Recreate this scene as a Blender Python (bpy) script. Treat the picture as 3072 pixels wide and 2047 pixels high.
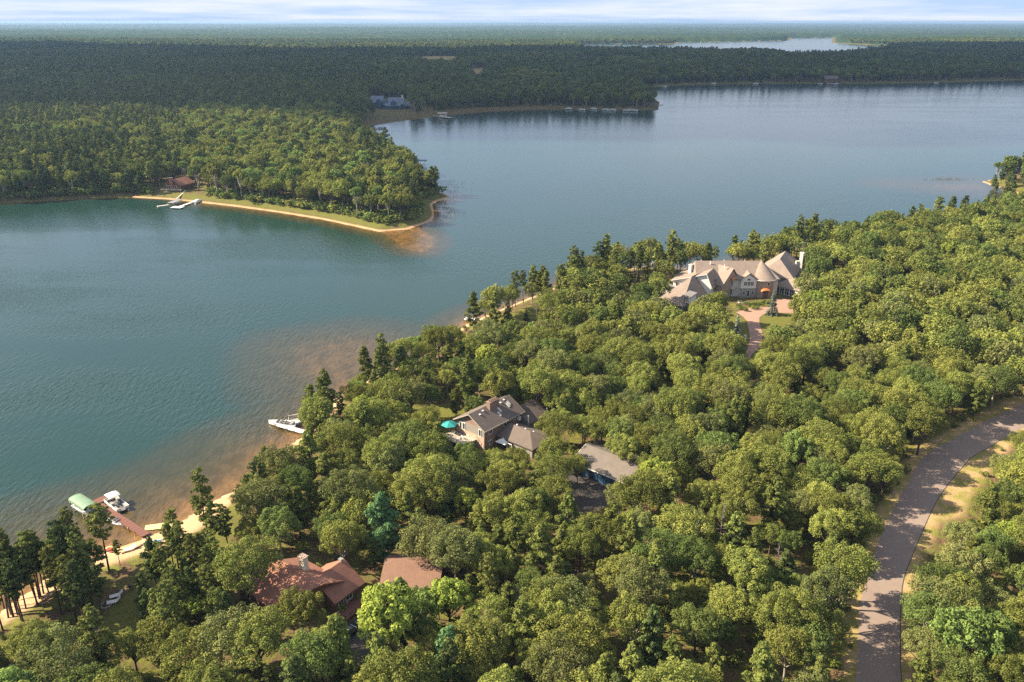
import bpy, math, random, os
import numpy as np
R = math.radians
sc = bpy.context.scene
for _o in list(bpy.data.objects): bpy.data.objects.remove(_o)

# ---------------------------------------------------------------- camera
F, CX, CY, HY, H = 830.0, 512.0, 341.0, 21.1, 100.0
PITCH = math.atan((CY - HY) / F)
cp, sp = math.cos(PITCH), math.sin(PITCH)
cam = bpy.data.objects.new('camera', bpy.data.cameras.new('camera'))
sc.collection.objects.link(cam); sc.camera = cam
cam.location = (0, 0, H); cam.rotation_euler = (math.pi / 2 - PITCH, 0, 0)
cam.data.sensor_width = 36; cam.data.lens = F / 1024 * 36
cam.data.clip_start = 1; cam.data.clip_end = 90000

# ---------------------------------------------------------------- light
SUN_EL, SUN_ROT = R(34), R(-84)          # sun low on the left
w = bpy.data.worlds.new('World'); sc.world = w; w.use_nodes = True
nt = w.node_tree; nt.nodes.clear()
out = nt.nodes.new('ShaderNodeOutputWorld'); bg = nt.nodes.new('ShaderNodeBackground')
sky = nt.nodes.new('ShaderNodeTexSky'); sky.sky_type = 'NISHITA'; sky.sun_disc = False
sky.sun_elevation = SUN_EL; sky.sun_rotation = SUN_ROT; sky.altitude = 400
SKY_S = 0.053
sky.dust_density = 0.25; sky.ozone_density = 1.6
tc = nt.nodes.new('ShaderNodeTexCoord'); sep = nt.nodes.new('ShaderNodeSeparateXYZ')
nt.links.new(tc.outputs['Generated'], sep.inputs[0])
def mth(t, op, a, b=None, c=None, clamp=False):
    n = t.nodes.new('ShaderNodeMath'); n.operation = op; n.use_clamp = clamp
    for i, v in enumerate((a, b, c)):
        if v is None: continue
        if isinstance(v, (int, float)): n.inputs[i].default_value = v
        else: t.links.new(v, n.inputs[i])
    return n.outputs[0]
zz = mth(nt, 'ADD', mth(nt, 'MAXIMUM', sep.outputs[2], 0.0), 0.045)
comb = nt.nodes.new('ShaderNodeCombineXYZ')
nt.links.new(mth(nt, 'DIVIDE', sep.outputs[0], zz), comb.inputs[0])
nt.links.new(mth(nt, 'DIVIDE', sep.outputs[1], zz), comb.inputs[1])
cn = nt.nodes.new('ShaderNodeTexNoise'); cn.inputs['Scale'].default_value = 0.22
cn.inputs['Detail'].default_value = 8; cn.inputs['Roughness'].default_value = 0.6
mp = nt.nodes.new('ShaderNodeMapping'); mp.inputs['Scale'].default_value = (1, 0.8, 1); mp.inputs['Location'].default_value = (3.1, 5.2, 0)
nt.links.new(comb.outputs[0], mp.inputs[0]); nt.links.new(mp.outputs[0], cn.inputs[0])
cr = nt.nodes.new('ShaderNodeValToRGB')
cr.color_ramp.elements[0].position = 0.36; cr.color_ramp.elements[1].position = 0.66
nt.links.new(cn.outputs[0], cr.inputs[0])
mx = nt.nodes.new('ShaderNodeMix'); mx.data_type = 'RGBA'
nt.links.new(cr.outputs[0], mx.inputs[0])
bl = nt.nodes.new('ShaderNodeMix'); bl.data_type = 'RGBA'; bl.blend_type = 'MULTIPLY'; bl.inputs[0].default_value = 1
nt.links.new(sky.outputs[0], bl.inputs[6]); bl.inputs[7].default_value = (0.80, 0.93, 1.12, 1)
lowb = nt.nodes.new('ShaderNodeMix'); lowb.data_type = 'RGBA'
nt.links.new(mth(nt, 'MULTIPLY_ADD', sep.outputs[2], -2.2, 0.92, clamp=True), lowb.inputs[0])
nt.links.new(bl.outputs[2], lowb.inputs[6]); lowb.inputs[7].default_value = (3.3, 4.6, 6.9, 1)      # pale haze low in the sky
nt.links.new(lowb.outputs[2], mx.inputs[6]); mx.inputs[7].default_value = (6.6, 6.8, 7.1, 1)
nt.links.new(mx.outputs[2], bg.inputs[0]); bg.inputs[1].default_value = SKY_S
nt.links.new(bg.outputs[0], out.inputs[0])
sun = bpy.data.objects.new('sun', bpy.data.lights.new('sun', 'SUN')); sc.collection.objects.link(sun)
sun.data.energy = 5.0; sun.data.angle = R(0.5); sun.data.color = (1.0, 0.86, 0.62)
sd_ = np.array([math.sin(SUN_ROT) * math.cos(SUN_EL), math.cos(SUN_ROT) * math.cos(SUN_EL), math.sin(SUN_EL)])
import mathutils
sun.rotation_euler = mathutils.Vector(sd_).to_track_quat('Z', 'Y').to_euler()
sc.view_settings.view_transform = 'Standard'; sc.view_settings.look = 'None'
sc.view_settings.exposure = 1.48; sc.view_settings.gamma = 1
sc.cycles.max_bounces = 5; sc.cycles.diffuse_bounces = 2; sc.cycles.glossy_bounces = 2
sc.cycles.transmission_bounces = 2; sc.cycles.volume_bounces = 0; sc.cycles.transparent_max_bounces = 4
sc.cycles.caustics_reflective = False; sc.cycles.caustics_refractive = False
sc.cycles.use_denoising = False; sc.cycles.use_adaptive_sampling = False

# ---------------------------------------------------------------- pixel <-> ground
S = 1024 / 2353.0     # outlines are read off a 2353 px wide view of the photograph
G = 2.5               # height of the level ground over the lake
def P(x, y, z=0.0):
    u = (x * S - CX) / F; v = (CY - y * S) / F
    t = (z - H) / (-sp + v * cp)
    return (u * t, (cp + v * sp) * t)
def C(ox, oy, s):     # a magnified crop of the 3072 px original -> 2353 px view -> world
    return lambda x, y, z=G: P((ox + x / s) * 2353 / 3072, (oy + y / s) * 2353 / 3072, z)
def Q(X, Y, Z):
    dz = Z - H; d = Y * cp - dz * sp; v = (Y * sp + dz * cp) / d
    return (CX + F * X / d) / S, (CY - F * v) / S
def W(pts, z=0.0): return np.array([P(x, y, z) for x, y in pts])
def inpoly(poly, X, Y):
    c = np.zeros(X.shape, bool); n = len(poly)
    for i in range(n):
        x1, y1 = poly[i]; x2, y2 = poly[(i + 1) % n]
        if y1 == y2: continue
        c ^= ((y1 > Y) != (y2 > Y)) & (X < (x2 - x1) * (Y - y1) / (y2 - y1) + x1)
    return c
def dist(poly, X, Y, closed=True):
    d = np.full(X.shape, 1e12); n = len(poly)
    for i in range(n if closed else n - 1):
        ax, ay = poly[i]; bx, by = poly[(i + 1) % n]
        vx, vy = bx - ax, by - ay; L = vx * vx + vy * vy + 1e-9
        t = np.clip(((X - ax) * vx + (Y - ay) * vy) / L, 0, 1)
        d = np.minimum(d, (X - ax - t * vx) ** 2 + (Y - ay - t * vy) ** 2)
    return np.sqrt(d)
def sd(poly, X, Y): return np.where(inpoly(poly, X, Y), 1, -1) * dist(poly, X, Y)

NEAR = [(-500,1700),(-200,1510),(0,1408),(31,1385),(100,1335),(168,1298),(240,1275),(280,1258),(326,1238),(395,1212),(471,1164),(514,1140),
 (570,1110),(620,1065),(660,1030),(700,1000),(735,975),(762,945),(770,915),(800,895),(845,875),(900,850),(950,832),(990,805),(1030,775),
 (1075,745),(1126,722),(1185,698),(1240,676),(1290,655),(1340,640),(1400,632),(1440,620),(1480,614),(1530,616),(1600,622),(1700,600),
 (1800,578),(1900,560),(2000,545),(2100,535),(2200,515),(2280,492),(2353,475),(2500,462)]
FARR = [(2500,452),(2353,450),(2318,438),(2285,428),(2256,418),(2290,411),(2353,403),(2600,395),(3300,380),(3300,240),(2900,200),(2500,186)]
FARS = [(2352,184),(2240,187),(2135,190),(2001,192),(1902,192),(1735,192),(1567,195),(1484,202),(1455,207)]
BAY = [(1484,214),(1500,225),(1514,234),(1511,253),(1400,252),(1251,251),(1117,256),(1044,263),(1000,268),(944,274),(900,281),(850,289),(826,293)]
PEN = [(833,305),(850,330),(880,352),(910,372),(930,388),(955,405),(985,428),(1003,440),(1038,452),(1005,462),(992,470),(998,485),
 (998,500),(985,510),(935,527),(870,532),(810,519),(740,504),(640,488),(540,474),(460,465),(390,458),(300,453),(210,456),(100,462),
 (0,468),(-300,475),(-900,520)]
LAKE1 = W(NEAR + FARR + FARS + BAY + PEN + [(-1500, 900), (-1500, 1700)])
LAKE2 = W([(1314,103),(1400,101),(1551,101),(1562,97),(1700,95),(1815,93),(1817,87.5),(1915,86.5),(1911,98),(1968,102),(2045,105),
 (2030,118),(1960,128),(1905,137),(1830,138),(1768,126),(1668,126),(1550,121),(1400,119),(1330,110)])
LAKE3 = W([(2290,147),(2353,144),(2500,143),(2500,166),(2400,164),(2353,162),(2310,156)])
LAKES = [LAKE1, LAKE2, LAKE3]
NEARP = W(NEAR)
PENP = W(PEN)
def water(X, Y):      # >0 inside a lake, metres to the shore
    return np.maximum.reduce([sd(l, X, Y) for l in LAKES])
ROADL = [(1955,2100),(1960,1700),(1965,1568),(1972,1478),(1975,1395),(1992,1329),(2019,1245),(2049,1179),(2089,1105),(2112,1062),(2150,1030),(2186,1010),(2269,966),(2353,926),(2600,815),(3000,660)]
ROADR = [(3000,720),(2600,880),(2400,962),(2353,982),(2300,1010),(2279,1025),(2242,1045),(2222,1062),(2169,1126),(2142,1172),(2115,1232),(2089,1295),(2075,1339),(2069,1412),(2069,1512),(2072,1568),(2080,1700),(2085,2100)]
ROAD = W(ROADL + ROADR, G)
VERGE = W([(1935,2100),(1940,1568),(1935,1400),(1960,1300),(2000,1190),(2060,1110),(2085,1035),(2180,990),(2260,945),(2353,893),(2600,780),(3000,630),
 (3000,740),(2600,905),(2353,1000),(2292,1060),(2232,1140),(2215,1185),(2160,1200),(2122,1275),(2104,1400),(2104,1568),(2115,2100)], G)
c1 = C(1920, 720, 3.92)
MDRIVE = np.array([c1(*q) for q in [(1130,850),(1210,900),(1262,960),(1290,1110),(1292,1180),(1262,1290),(1200,1390),(1120,1480),(1180,1560),(1260,1800),(1400,1800),(1290,1560),(1262,1430),(1330,1330),(1420,1250),(1440,1110),(1402,960),(1405,910),(1455,872),(1530,850),(1800,862),(1800,700),(1600,690),(1590,780),(1470,792),(1280,800)]])
MLAWN = [np.array([c1(*q) for q in l]) for l in ([(1100,850),(1240,930),(1290,1110),(1295,1200),(1240,1240),(1080,1100),(1040,950)],
   [(1400,870),(1530,850),(1800,860),(1800,960),(1500,1100),(1440,1050)], [(1260,1300),(1470,1270),(1480,1560),(1300,1600),(1240,1430)],
   [(2080,480),(2352,470),(2352,560),(2080,560)])]
c3 = C(1640, 1280, 5.6)
GDRIVE = np.array([c3(*q) for q in [(330,800),(560,760),(900,905),(1240,1090),(1170,1200),(1020,1330),(900,1385),(700,1420),(560,1700),(300,2000),(50,2000),(250,1650),(420,1400),(330,1100),(260,920)]])
c4 = C(760, 1620, 3.92)
HDRIVE = np.array([c4(*q) for q in [(1040,1000),(1330,860),(1500,900),(1560,1250),(1300,1500),(1000,1300),(950,1120)]])
LAWN = [W([(215,1440),(300,1360),(330,1285),(420,1268),(450,1250),(520,1160),(560,1150),(520,1260),(440,1340),(390,1400),(300,1480),(215,1500)], G),
        W([(905,942),(960,922),(985,945),(925,966)], G), W([(985,937),(1045,922),(1066,950),(1010,985)], G),
        W([(1130,735),(1230,700),(1245,720),(1180,745)], G), W([(1050,990),(1110,985),(1150,1040),(1080,1060)], G)]
PATH = W([(0,1404),(31,1380),(100,1330),(168,1293),(240,1270),(326,1234),(395,1208),(471,1160),(514,1136),(540,1156),(462,1228),(410,1256),(340,1280),(262,1306),(200,1330),(110,1385),(0,1450)], .9)
FIRE = W([(225,1385),(300,1345),(330,1370),(300,1420),(270,1470),(215,1455)], G)
FIELDS = [W(l, 3) for l in ([(968,129),(1045,128),(1054,133),(1045,147),(968,147)], [(1080,158),(1112,156),(1114,176),(1080,176)], [(1330,140),(1480,138),(1480,147),(1330,149)], [(0,203),(75,200),(80,214),(0,216)])]
MARSH = W([(826,293),(900,281),(1044,263),(1250,251),(1350,252),(1250,247),(1044,256),(950,266),(880,274),(826,286)])
TRACK = W([(968,252),(985,250),(998,264),(985,266)])

def gz(X, Y, s=None):  # ground height
    if s is None: s = water(X, Y)
    d = -s
    t = np.clip(d / 11, 0, 1); land = 0.12 + 0.5 * np.clip(d / 3, 0, 1) + (G - 0.62) * t * t * (3 - 2 * t)
    r = np.hypot(X, Y)
    far = np.clip((r - 1500) / 3000, 0, 1) * np.clip(d / 120, 0, 1)
    hills = (.35 + .65 * np.clip((r - 6000) / 3000, 0, 1)) * (9 * np.sin(X / 640 + 1.3) * np.sin(Y / 900 + .4) + 7 * np.sin(X / 1500 - Y / 2300) + 6)
    ridge = 5 * np.exp(-((X - 700) / 350) ** 2 - ((Y - 2150) / 260) ** 2) + 4 * np.exp(-((X - 380) / 200) ** 2 - ((Y - 2300) / 250) ** 2)
    return np.where(s > 0, -0.15 - np.minimum(4, s * 0.12), land + far * np.maximum(hills, 0) + ridge * np.clip(d / 60, 0, 1))

# ---------------------------------------------------------------- helpers
def link(o): sc.collection.objects.link(o); return o
def mkmesh(name, V, Fc, mats, midx=None, attrs=None, smooth=False):
    me = bpy.data.meshes.new(name)
    V = np.asarray(V, np.float32)
    if isinstance(Fc, np.ndarray):
        n, k = Fc.shape
        me.vertices.add(len(V)); me.vertices.foreach_set('co', V.ravel())
        me.loops.add(n * k); me.loops.foreach_set('vertex_index', Fc.astype(np.int32).ravel())
        me.polygons.add(n); me.polygons.foreach_set('loop_start', np.arange(0, n * k, k, dtype=np.int32))
        me.polygons.foreach_set('loop_total', np.full(n, k, np.int32))
    else:
        me.from_pydata([tuple(map(float, v)) for v in V], [], Fc)
    for m in (mats if isinstance(mats, (list, tuple)) else [mats]): me.materials.append(m)
    if midx is not None: me.polygons.foreach_set('material_index', np.asarray(midx, np.int32))
    if attrs:
        for k, v in attrs.items():
            a = me.attributes.new(k, 'FLOAT', 'POINT'); a.data.foreach_set('value', np.asarray(v, np.float32))
    if smooth: me.polygons.foreach_set('use_smooth', np.ones(len(me.polygons), bool))
    me.update(calc_edges=True); me.validate()
    return me
def tag(o, label=None, cat=None, group=None, kind=None):
    if label: o['label'] = label
    if cat: o['category'] = cat
    if group: o['group'] = group
    if kind: o['kind'] = kind
    return o
def ob(name, me, parent=None):
    o = bpy.data.objects.new(name, me); link(o)
    if parent: o.parent = parent
    return o
def empty(name, loc, rz, label, cat, group=None):
    o = link(bpy.data.objects.new(name, None)); o.empty_display_size = 0.5
    o.location = loc; o.rotation_euler = (0, 0, rz)
    return tag(o, label, cat, group)
def mat(name):
    m = bpy.data.materials.new(name); m.use_nodes = True; t = m.node_tree; t.nodes.clear()
    o = t.nodes.new('ShaderNodeOutputMaterial'); b = t.nodes.new('ShaderNodeBsdfPrincipled'); t.links.new(b.outputs[0], o.inputs[0])
    return m, t, b, o
def noise(t, scale, detail=4, rough=.6, vec=None, sc3=None):
    n = t.nodes.new('ShaderNodeTexNoise'); n.inputs['Scale'].default_value = scale; n.inputs['Detail'].default_value = detail; n.inputs['Roughness'].default_value = rough
    if vec is None:
        g = t.nodes.new('ShaderNodeTexCoord'); vec = g.outputs['Object']
    if sc3:
        mpn = t.nodes.new('ShaderNodeMapping'); mpn.inputs['Scale'].default_value = sc3[:3]
        if len(sc3) > 3: mpn.inputs['Rotation'].default_value = (0, 0, sc3[3])
        t.links.new(vec, mpn.inputs[0]); vec = mpn.outputs[0]
    t.links.new(vec, n.inputs['Vector']); return n.outputs[0]
def ramp(t, fac, stops):
    r = t.nodes.new('ShaderNodeValToRGB'); e = r.color_ramp.elements
    while len(e) < len(stops): e.new(0.5)
    for i, (p_, c_) in enumerate(stops): e[i].position = p_; e[i].color = (*c_, 1) if len(c_) == 3 else c_
    t.links.new(fac, r.inputs[0]); return r.outputs[0]
def mixc(t, fac, a, b, mode='MIX'):
    m = t.nodes.new('ShaderNodeMix'); m.data_type = 'RGBA'; m.blend_type = mode
    for i, v in ((0, fac), (6, a), (7, b)):
        if isinstance(v, (int, float)): m.inputs[i].default_value = v
        elif isinstance(v, tuple): m.inputs[i].default_value = (*v, 1) if len(v) == 3 else v
        else: t.links.new(v, m.inputs[i])
    return m.outputs[2]
def attr(t, n):
    a = t.nodes.new('ShaderNodeAttribute'); a.attribute_name = n; return a.outputs['Fac']
def bump(t, b, h, strength, d):
    n = t.nodes.new('ShaderNodeBump'); n.inputs['Strength'].default_value = strength; n.inputs['Distance'].default_value = d
    t.links.new(h, n.inputs['Height']); t.links.new(n.outputs[0], b.inputs['Normal'])
_pm = {}
def plain(name, col, rough=.6, var=.25, scale=3, metal=0, col2=None):
    if name in _pm: return _pm[name]
    m, t, b, o = mat(name)
    c2 = col2 or tuple(x * (1 - var) for x in col)
    c = ramp(t, noise(t, scale, 5, .65), [(.35, c2), (.65, col)])
    t.links.new(c, b.inputs['Base Color']); b.inputs['Roughness'].default_value = rough; b.inputs['Metallic'].default_value = metal
    _pm[name] = m; return m

# ---------------------------------------------------------------- ground and water
def polar(r0, r1, kr, da, a0, a1):
    rs = [r0]
    while rs[-1] < r1: rs.append(rs[-1] * (1 + kr))
    rs = np.array(rs); an = np.arange(a0, a1 + da / 2, da)
    RR, AA = np.meshgrid(rs, an, indexing='ij')
    X, Y = RR * np.sin(AA), RR * np.cos(AA); n, m = RR.shape
    i = np.arange(n * m).reshape(n, m)
    Fc = np.stack([i[:-1, :-1], i[:-1, 1:], i[1:, 1:], i[1:, :-1]], -1).reshape(-1, 4)
    return X.ravel(), Y.ravel(), Fc[:, ::-1]
X, Y, Fc = polar(30, 30000, .0085, R(.3), R(-75), R(75))
sw = water(X, Y); Z = gz(X, Y, sw)
px, py = Q(X, Y, np.zeros_like(X))
def soft(poly, X, Y, wd): return np.clip(sd(poly, X, Y) / wd + .5, 0, 1)
lawn = np.maximum.reduce([soft(l, X, Y, 2) for l in LAWN + MLAWN])
dpen = dist(PENP, X, Y, False)
south = (py > 440) & (px > 380) & (px < 1040) | (px > 990) & (px < 1045) & (py > 425)
strip = np.where(south & (sw < 0), np.clip((10 - dpen) / 3, 0, 1), 0) * np.clip((dpen - 2.5) / 1.0, 0, 1)
dbay = dist(W(BAY), X, Y, False); dfs = dist(W(FARR[:10]), X, Y, False)
strip = np.maximum(strip, np.where(sw < 0, np.clip((14 - dfs) / 4, 0, 1) * np.clip((dfs - 3) / 1, 0, 1), 0))
lawn = np.maximum(lawn, strip)
verge = soft(VERGE, X, Y, 1.5)
sand = np.maximum(soft(PATH, X, Y, 1.5) * .9, 0)
marsh = np.maximum(soft(MARSH, X, Y, 8), np.where((sw < 0), np.clip((10 - dbay) / 3, 0, 1), 0))
field = np.maximum.reduce([soft(f, X, Y, 10) for f in FIELDS])
ground_m, t, b, o = mat('ground')
N1 = noise(t, .35, 6, .65); N2 = noise(t, 2.5, 5, .7); N3 = noise(t, .06, 4, .6)
floor_c = ramp(t, N2, [(.32, (.05, .035, .02)), (.55, (.17, .11, .06)), (.75, (.30, .19, .11))])
under = ramp(t, N1, [(.42, (.05, .075, .018)), (.6, (.16, .16, .035))])
c = mixc(t, ramp(t, N1, [(.42, (0, 0, 0)), (.58, (1, 1, 1))]), floor_c, under)
lc = ramp(t, N2, [(.3, (.085, .10, .022)), (.7, (.19, .175, .045))])
c = mixc(t, attr(t, 'lawn'), c, lc)
sandc = ramp(t, N2, [(.3, (.40, .24, .13)), (.7, (.62, .42, .27))])
vc = mixc(t, ramp(t, N1, [(.38, (0, 0, 0)), (.6, (1, 1, 1))]), (.46, .30, .17), (.24, .22, .06))
c = mixc(t, attr(t, 'verge'), c, vc)
c = mixc(t, attr(t, 'marsh'), c, ramp(t, N1, [(.35, (.10, .06, .035)), (.65, (.14, .11, .04))]))
c = mixc(t, attr(t, 'field'), c, (.34, .25, .10))
c = mixc(t, attr(t, 'sand'), c, sandc)
dsh = mth(t, 'ADD', attr(t, 'land'), mth(t, 'MULTIPLY', mth(t, 'SUBTRACT', N2, .5), 2.5))
c = mixc(t, mth(t, 'SUBTRACT', 1, mth(t, 'DIVIDE', mth(t, 'SUBTRACT', dsh, 1.6), 1.2, clamp=True)), c, sandc)
t.links.new(c, b.inputs['Base Color']); b.inputs['Roughness'].default_value = .95; b.inputs['Specular IOR Level'].default_value = .1
bump(t, b, N2, .6, .25)
landd = -sw + np.where((py < 300) | ((px < 300) & (py < 500)), 5, np.where(py < 600, .9, 0))
me = mkmesh('ground', np.stack([X, Y, Z], 1), Fc, ground_m, attrs=dict(lawn=lawn, verge=verge, sand=sand, marsh=marsh, field=field, land=landd + 6 * marsh))
tag(ob('ground', me), 'sandy forest floor with grass and leaf litter around the lake', 'ground', kind='structure')

# water: colour comes from how deep the lake is over its sand bed
keep = (sw > -25)
kf = keep[Fc].all(1); F2 = Fc[kf]; used = np.unique(F2); remap = -np.ones(len(X), int); remap[used] = np.arange(len(used))
Xw, Yw, s2 = X[used], Y[used], sw[used]; F2 = remap[F2]; pxw, pyw = px[used], py[used]
dn = dist(NEARP, Xw, Yw, False)
wd = np.interp(pyw, [560, 700, 850, 1000, 1500], [9, 18, 22, 34, 55])
dp = np.clip(dn / wd, 0, 1.3)
dpn = dist(PENP, Xw, Yw, False)
dp = np.minimum(dp, np.clip(dpn / np.where((pxw > 380) & (pyw > 440), 13, 5), 0, 1.3))
oth = np.clip(s2 / 6, 0, 1.3)
dp = np.minimum(dp, oth) if False else np.where((dn < 90) | (dpn < 30), dp, np.minimum(np.clip(dn / wd, 0, 1.3), 1.3))
spit = W([(905,528),(960,522),(990,545),(992,568),(975,580),(945,578),(915,560),(890,540),(870,533)])
ss = sd(spit, Xw, Yw); dp = np.minimum(dp, np.clip(.16 - ss / 14, 0.1, 1.3) * 1.0 + .0)
sh = W([(700,800),(830,780),(920,800),(900,850),(780,900),(720,880)]); ss = sd(sh, Xw, Yw)
dp = np.minimum(dp, np.clip(.30 - ss / 40, .22, 1.3))
sh = W([(2060,424),(2256,416),(2300,440),(2200,440)]); ss = sd(sh, Xw, Yw); dp = np.minimum(dp, np.clip(.5 - ss / 60, .1, 1.3))
water_m, t, b, o = mat('water')
gco = t.nodes.new('ShaderNodeTexCoord').outputs['Object']
Nw = noise(t, .035, 5, .6, gco); Nf = noise(t, .5, 4, .6, gco)
dd = mth(t, 'ADD', attr(t, 'depth'), mth(t, 'MULTIPLY', mth(t, 'SUBTRACT', mth(t, 'MULTIPLY_ADD', Nf, .35, mth(t, 'MULTIPLY', Nw, .65)), .5), .42))
wc = ramp(t, dd, [(.0, (.26, .145, .055)), (.10, (.17, .095, .032)), (.22, (.095, .064, .023)), (.45, (.052, .049, .021)), (.8, (.030, .041, .025)), (1.0, (.013, .041, .033))])
wd_ = ramp(t, noise(t, .22, 5, .7, gco, (1, .6, 1, R(50))), [(.42, (.55, .60, .5)), (.58, (1.08, 1.04, 1))])
wc = mixc(t, mth(t, 'SUBTRACT', 1, dd, clamp=True), wc, mixc(t, 1, wc, wd_, 'MULTIPLY'))
t.links.new(wc, b.inputs['Base Color']); b.inputs['IOR'].default_value = 1.42
b.inputs['Roughness'].default_value = .15
w1 = noise(t, .8, 3, .6, gco, (1, .38, 1, R(62))); w2 = noise(t, 1.7, 2, .5, gco, (1, .5, 1, R(40))); calm = noise(t, .006, 4, .55, gco, (1, 3.0, 1))
hgt = mth(t, 'ADD', mth(t, 'MULTIPLY', w1, 1.0), mth(t, 'MULTIPLY', w2, .28))
bn = t.nodes.new('ShaderNodeBump'); bn.inputs['Distance'].default_value = 1.0
sy_ = t.nodes.new('ShaderNodeSeparateXYZ'); t.links.new(gco, sy_.inputs[0]); mr_ = t.nodes.new('ShaderNodeMapRange'); t.links.new(sy_.outputs[1], mr_.inputs[0])
for k_, v_ in zip((1, 2, 3, 4), (220, 620, 1, .2)): mr_.inputs[k_].default_value = v_
t.links.new(mth(t, 'MULTIPLY', mr_.outputs[0], mth(t, 'MULTIPLY_ADD', ramp(t, calm, [(.38, (.12,) * 3), (.58, (1,) * 3)]), .5, 0)), bn.inputs['Strength'])
t.links.new(hgt, bn.inputs['Height']); t.links.new(bn.outputs[0], b.inputs['Normal'])
me = mkmesh('water', np.stack([Xw, Yw, np.zeros_like(Xw)], 1), F2, water_m, attrs=dict(depth=dp))
tag(ob('water', me), 'rippled blue-grey lake with golden sandy shallows', 'lake', kind='structure')
# ---------------------------------------------------------------- road and drives
def sheet(name, poly, z, m, label, cat, sub=None):
    import bmesh
    bm = bmesh.new(); vs = [bm.verts.new((x, y, z)) for x, y in poly]
    f = bm.faces.new(vs); bmesh.ops.triangulate(bm, faces=[f]); bm.normal_update()
    for f in bm.faces:
        if f.normal.z < 0: f.normal_flip()
    me = bpy.data.meshes.new(name); bm.to_mesh(me); bm.free(); me.materials.append(m)
    return tag(ob(name, me), label, cat, kind='structure')
def spline(pts, n=6):     # smooth a polyline
    pts = np.array(pts); o_ = []
    for i in range(len(pts) - 1):
        p0, p1, p2, p3 = pts[max(i - 1, 0)], pts[i], pts[i + 1], pts[min(i + 2, len(pts) - 1)]
        for k in range(n):
            s_ = k / n
            o_.append(.5 * ((2 * p1) + (-p0 + p2) * s_ + (2 * p0 - 5 * p1 + 4 * p2 - p3) * s_ ** 2 + (-p0 + 3 * p1 - 3 * p2 + p3) * s_ ** 3))
    return np.array(o_ + [pts[-1]])
asph, t, b, o = mat('asphalt')
n1 = noise(t, .5, 6, .7); n2 = noise(t, 9, 4, .7); n3 = noise(t, .12, 5, .6, None, (1.6, .35, 1))
c = ramp(t, n1, [(.3, (.225, .168, .14)), (.7, (.285, .217, .18))]); c = mixc(t, ramp(t, n3, [(.45, (0,) * 3), (.7, (.6,) * 3)]), c, (.30, .235, .21))
t.links.new(mixc(t, .35, c, ramp(t, n2, [(.3, (.15, .11, .09)), (.7, (.34, .26, .22))])), b.inputs['Base Color']); b.inputs['Roughness'].default_value = .92
bump(t, b, n2, .3, .03)
RL, RR_ = spline(W(ROADL, G)), spline(W(ROADR, G))
sheet('road', np.concatenate([RL, RR_]), G + .03, asph, 'grey-brown asphalt lane curving along the right side of the photo', 'road')
# darker sealed edge line of the lane
dk = plain('road_edge_tar', (.05, .04, .038), .9)
def ribbon(pts, wd, z):
    pts = np.asarray(pts); d = np.gradient(pts, axis=0); d /= np.linalg.norm(d, axis=1)[:, None] + 1e-9
    nrm = np.stack([-d[:, 1], d[:, 0]], 1) * wd / 2; n = len(pts)
    V = np.concatenate([np.c_[pts + nrm, np.full(n, z)], np.c_[pts - nrm, np.full(n, z)]])
    return V, [(i, n + i, n + i + 1, i + 1) for i in range(n - 1)]
V, Fq = ribbon(RR_[24:-2], .13, G + .036)
tag(ob('road_edge', mkmesh('road_edge', V, Fq, dk)), 'dark tar line along the right edge of the asphalt lane', 'road edge', kind='structure')
pav, t, b, o = mat('brick_paving')
br = t.nodes.new('ShaderNodeTexBrick'); br.inputs['Scale'].default_value = 2.2
br.inputs['Color1'].default_value = (.40, .235, .175, 1); br.inputs['Color2'].default_value = (.33, .19, .145, 1); br.inputs['Mortar'].default_value = (.27, .18, .14, 1)
t.links.new(t.nodes.new('ShaderNodeTexCoord').outputs['Object'], br.inputs[0]); t.links.new(mixc(t, .3, br.outputs[0], ramp(t, noise(t, .6, 4), [(.3, (.27, .16, .12)), (.7, (.46, .29, .22))])), b.inputs['Base Color']); b.inputs['Roughness'].default_value = .85
sheet('paved_drive', MDRIVE, G + .03, pav, 'pink brick drive winding up to the tan mansion', 'driveway')
dasph, t, b, o = mat('dark_asphalt')
t.links.new(ramp(t, noise(t, .8, 6, .7), [(.3, (.045, .037, .034)), (.7, (.078, .064, .058))]), b.inputs['Base Color']); b.inputs['Roughness'].default_value = .9
sheet('garage_drive', GDRIVE, G + .03, dasph, 'dark asphalt apron in front of the blue-doored garage', 'driveway')
sheet('house_drive', HDRIVE, G + .03, dasph, 'small grey drive beside the red-roofed cottage', 'driveway')

# ---------------------------------------------------------------- foliage
def leafmat(name, dark, light, trans=.2, spread=.022):
    m, t, b, o = mat(name)
    oi = t.nodes.new('ShaderNodeObjectInfo')
    c = mixc(t, attr(t, 'tint'), dark, light)
    hs = t.nodes.new('ShaderNodeHueSaturation')
    t.links.new(c, hs.inputs['Color'])
    t.links.new(mth(t, 'MULTIPLY_ADD', oi.outputs['Random'], spread, .5 - spread / 2), hs.inputs['Hue'])
    r2 = mth(t, 'FRACT', mth(t, 'MULTIPLY', oi.outputs['Random'], 7.31))
    t.links.new(mth(t, 'MULTIPLY_ADD', r2, .5, .75), hs.inputs['Value'])
    hs.inputs['Saturation'].default_value = .95
    t.nodes.remove(b); df = t.nodes.new('ShaderNodeBsdfDiffuse'); tr = t.nodes.new('ShaderNodeBsdfTranslucent'); ms = t.nodes.new('ShaderNodeMixShader')
    ms.inputs[0].default_value = trans
    t.links.new(hs.outputs[0], df.inputs[0]); t.links.new(hs.outputs[0], tr.inputs[0])
    t.links.new(df.outputs[0], ms.inputs[1]); t.links.new(tr.outputs[0], ms.inputs[2]); t.links.new(ms.outputs[0], o.inputs[0])
    return m
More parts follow.
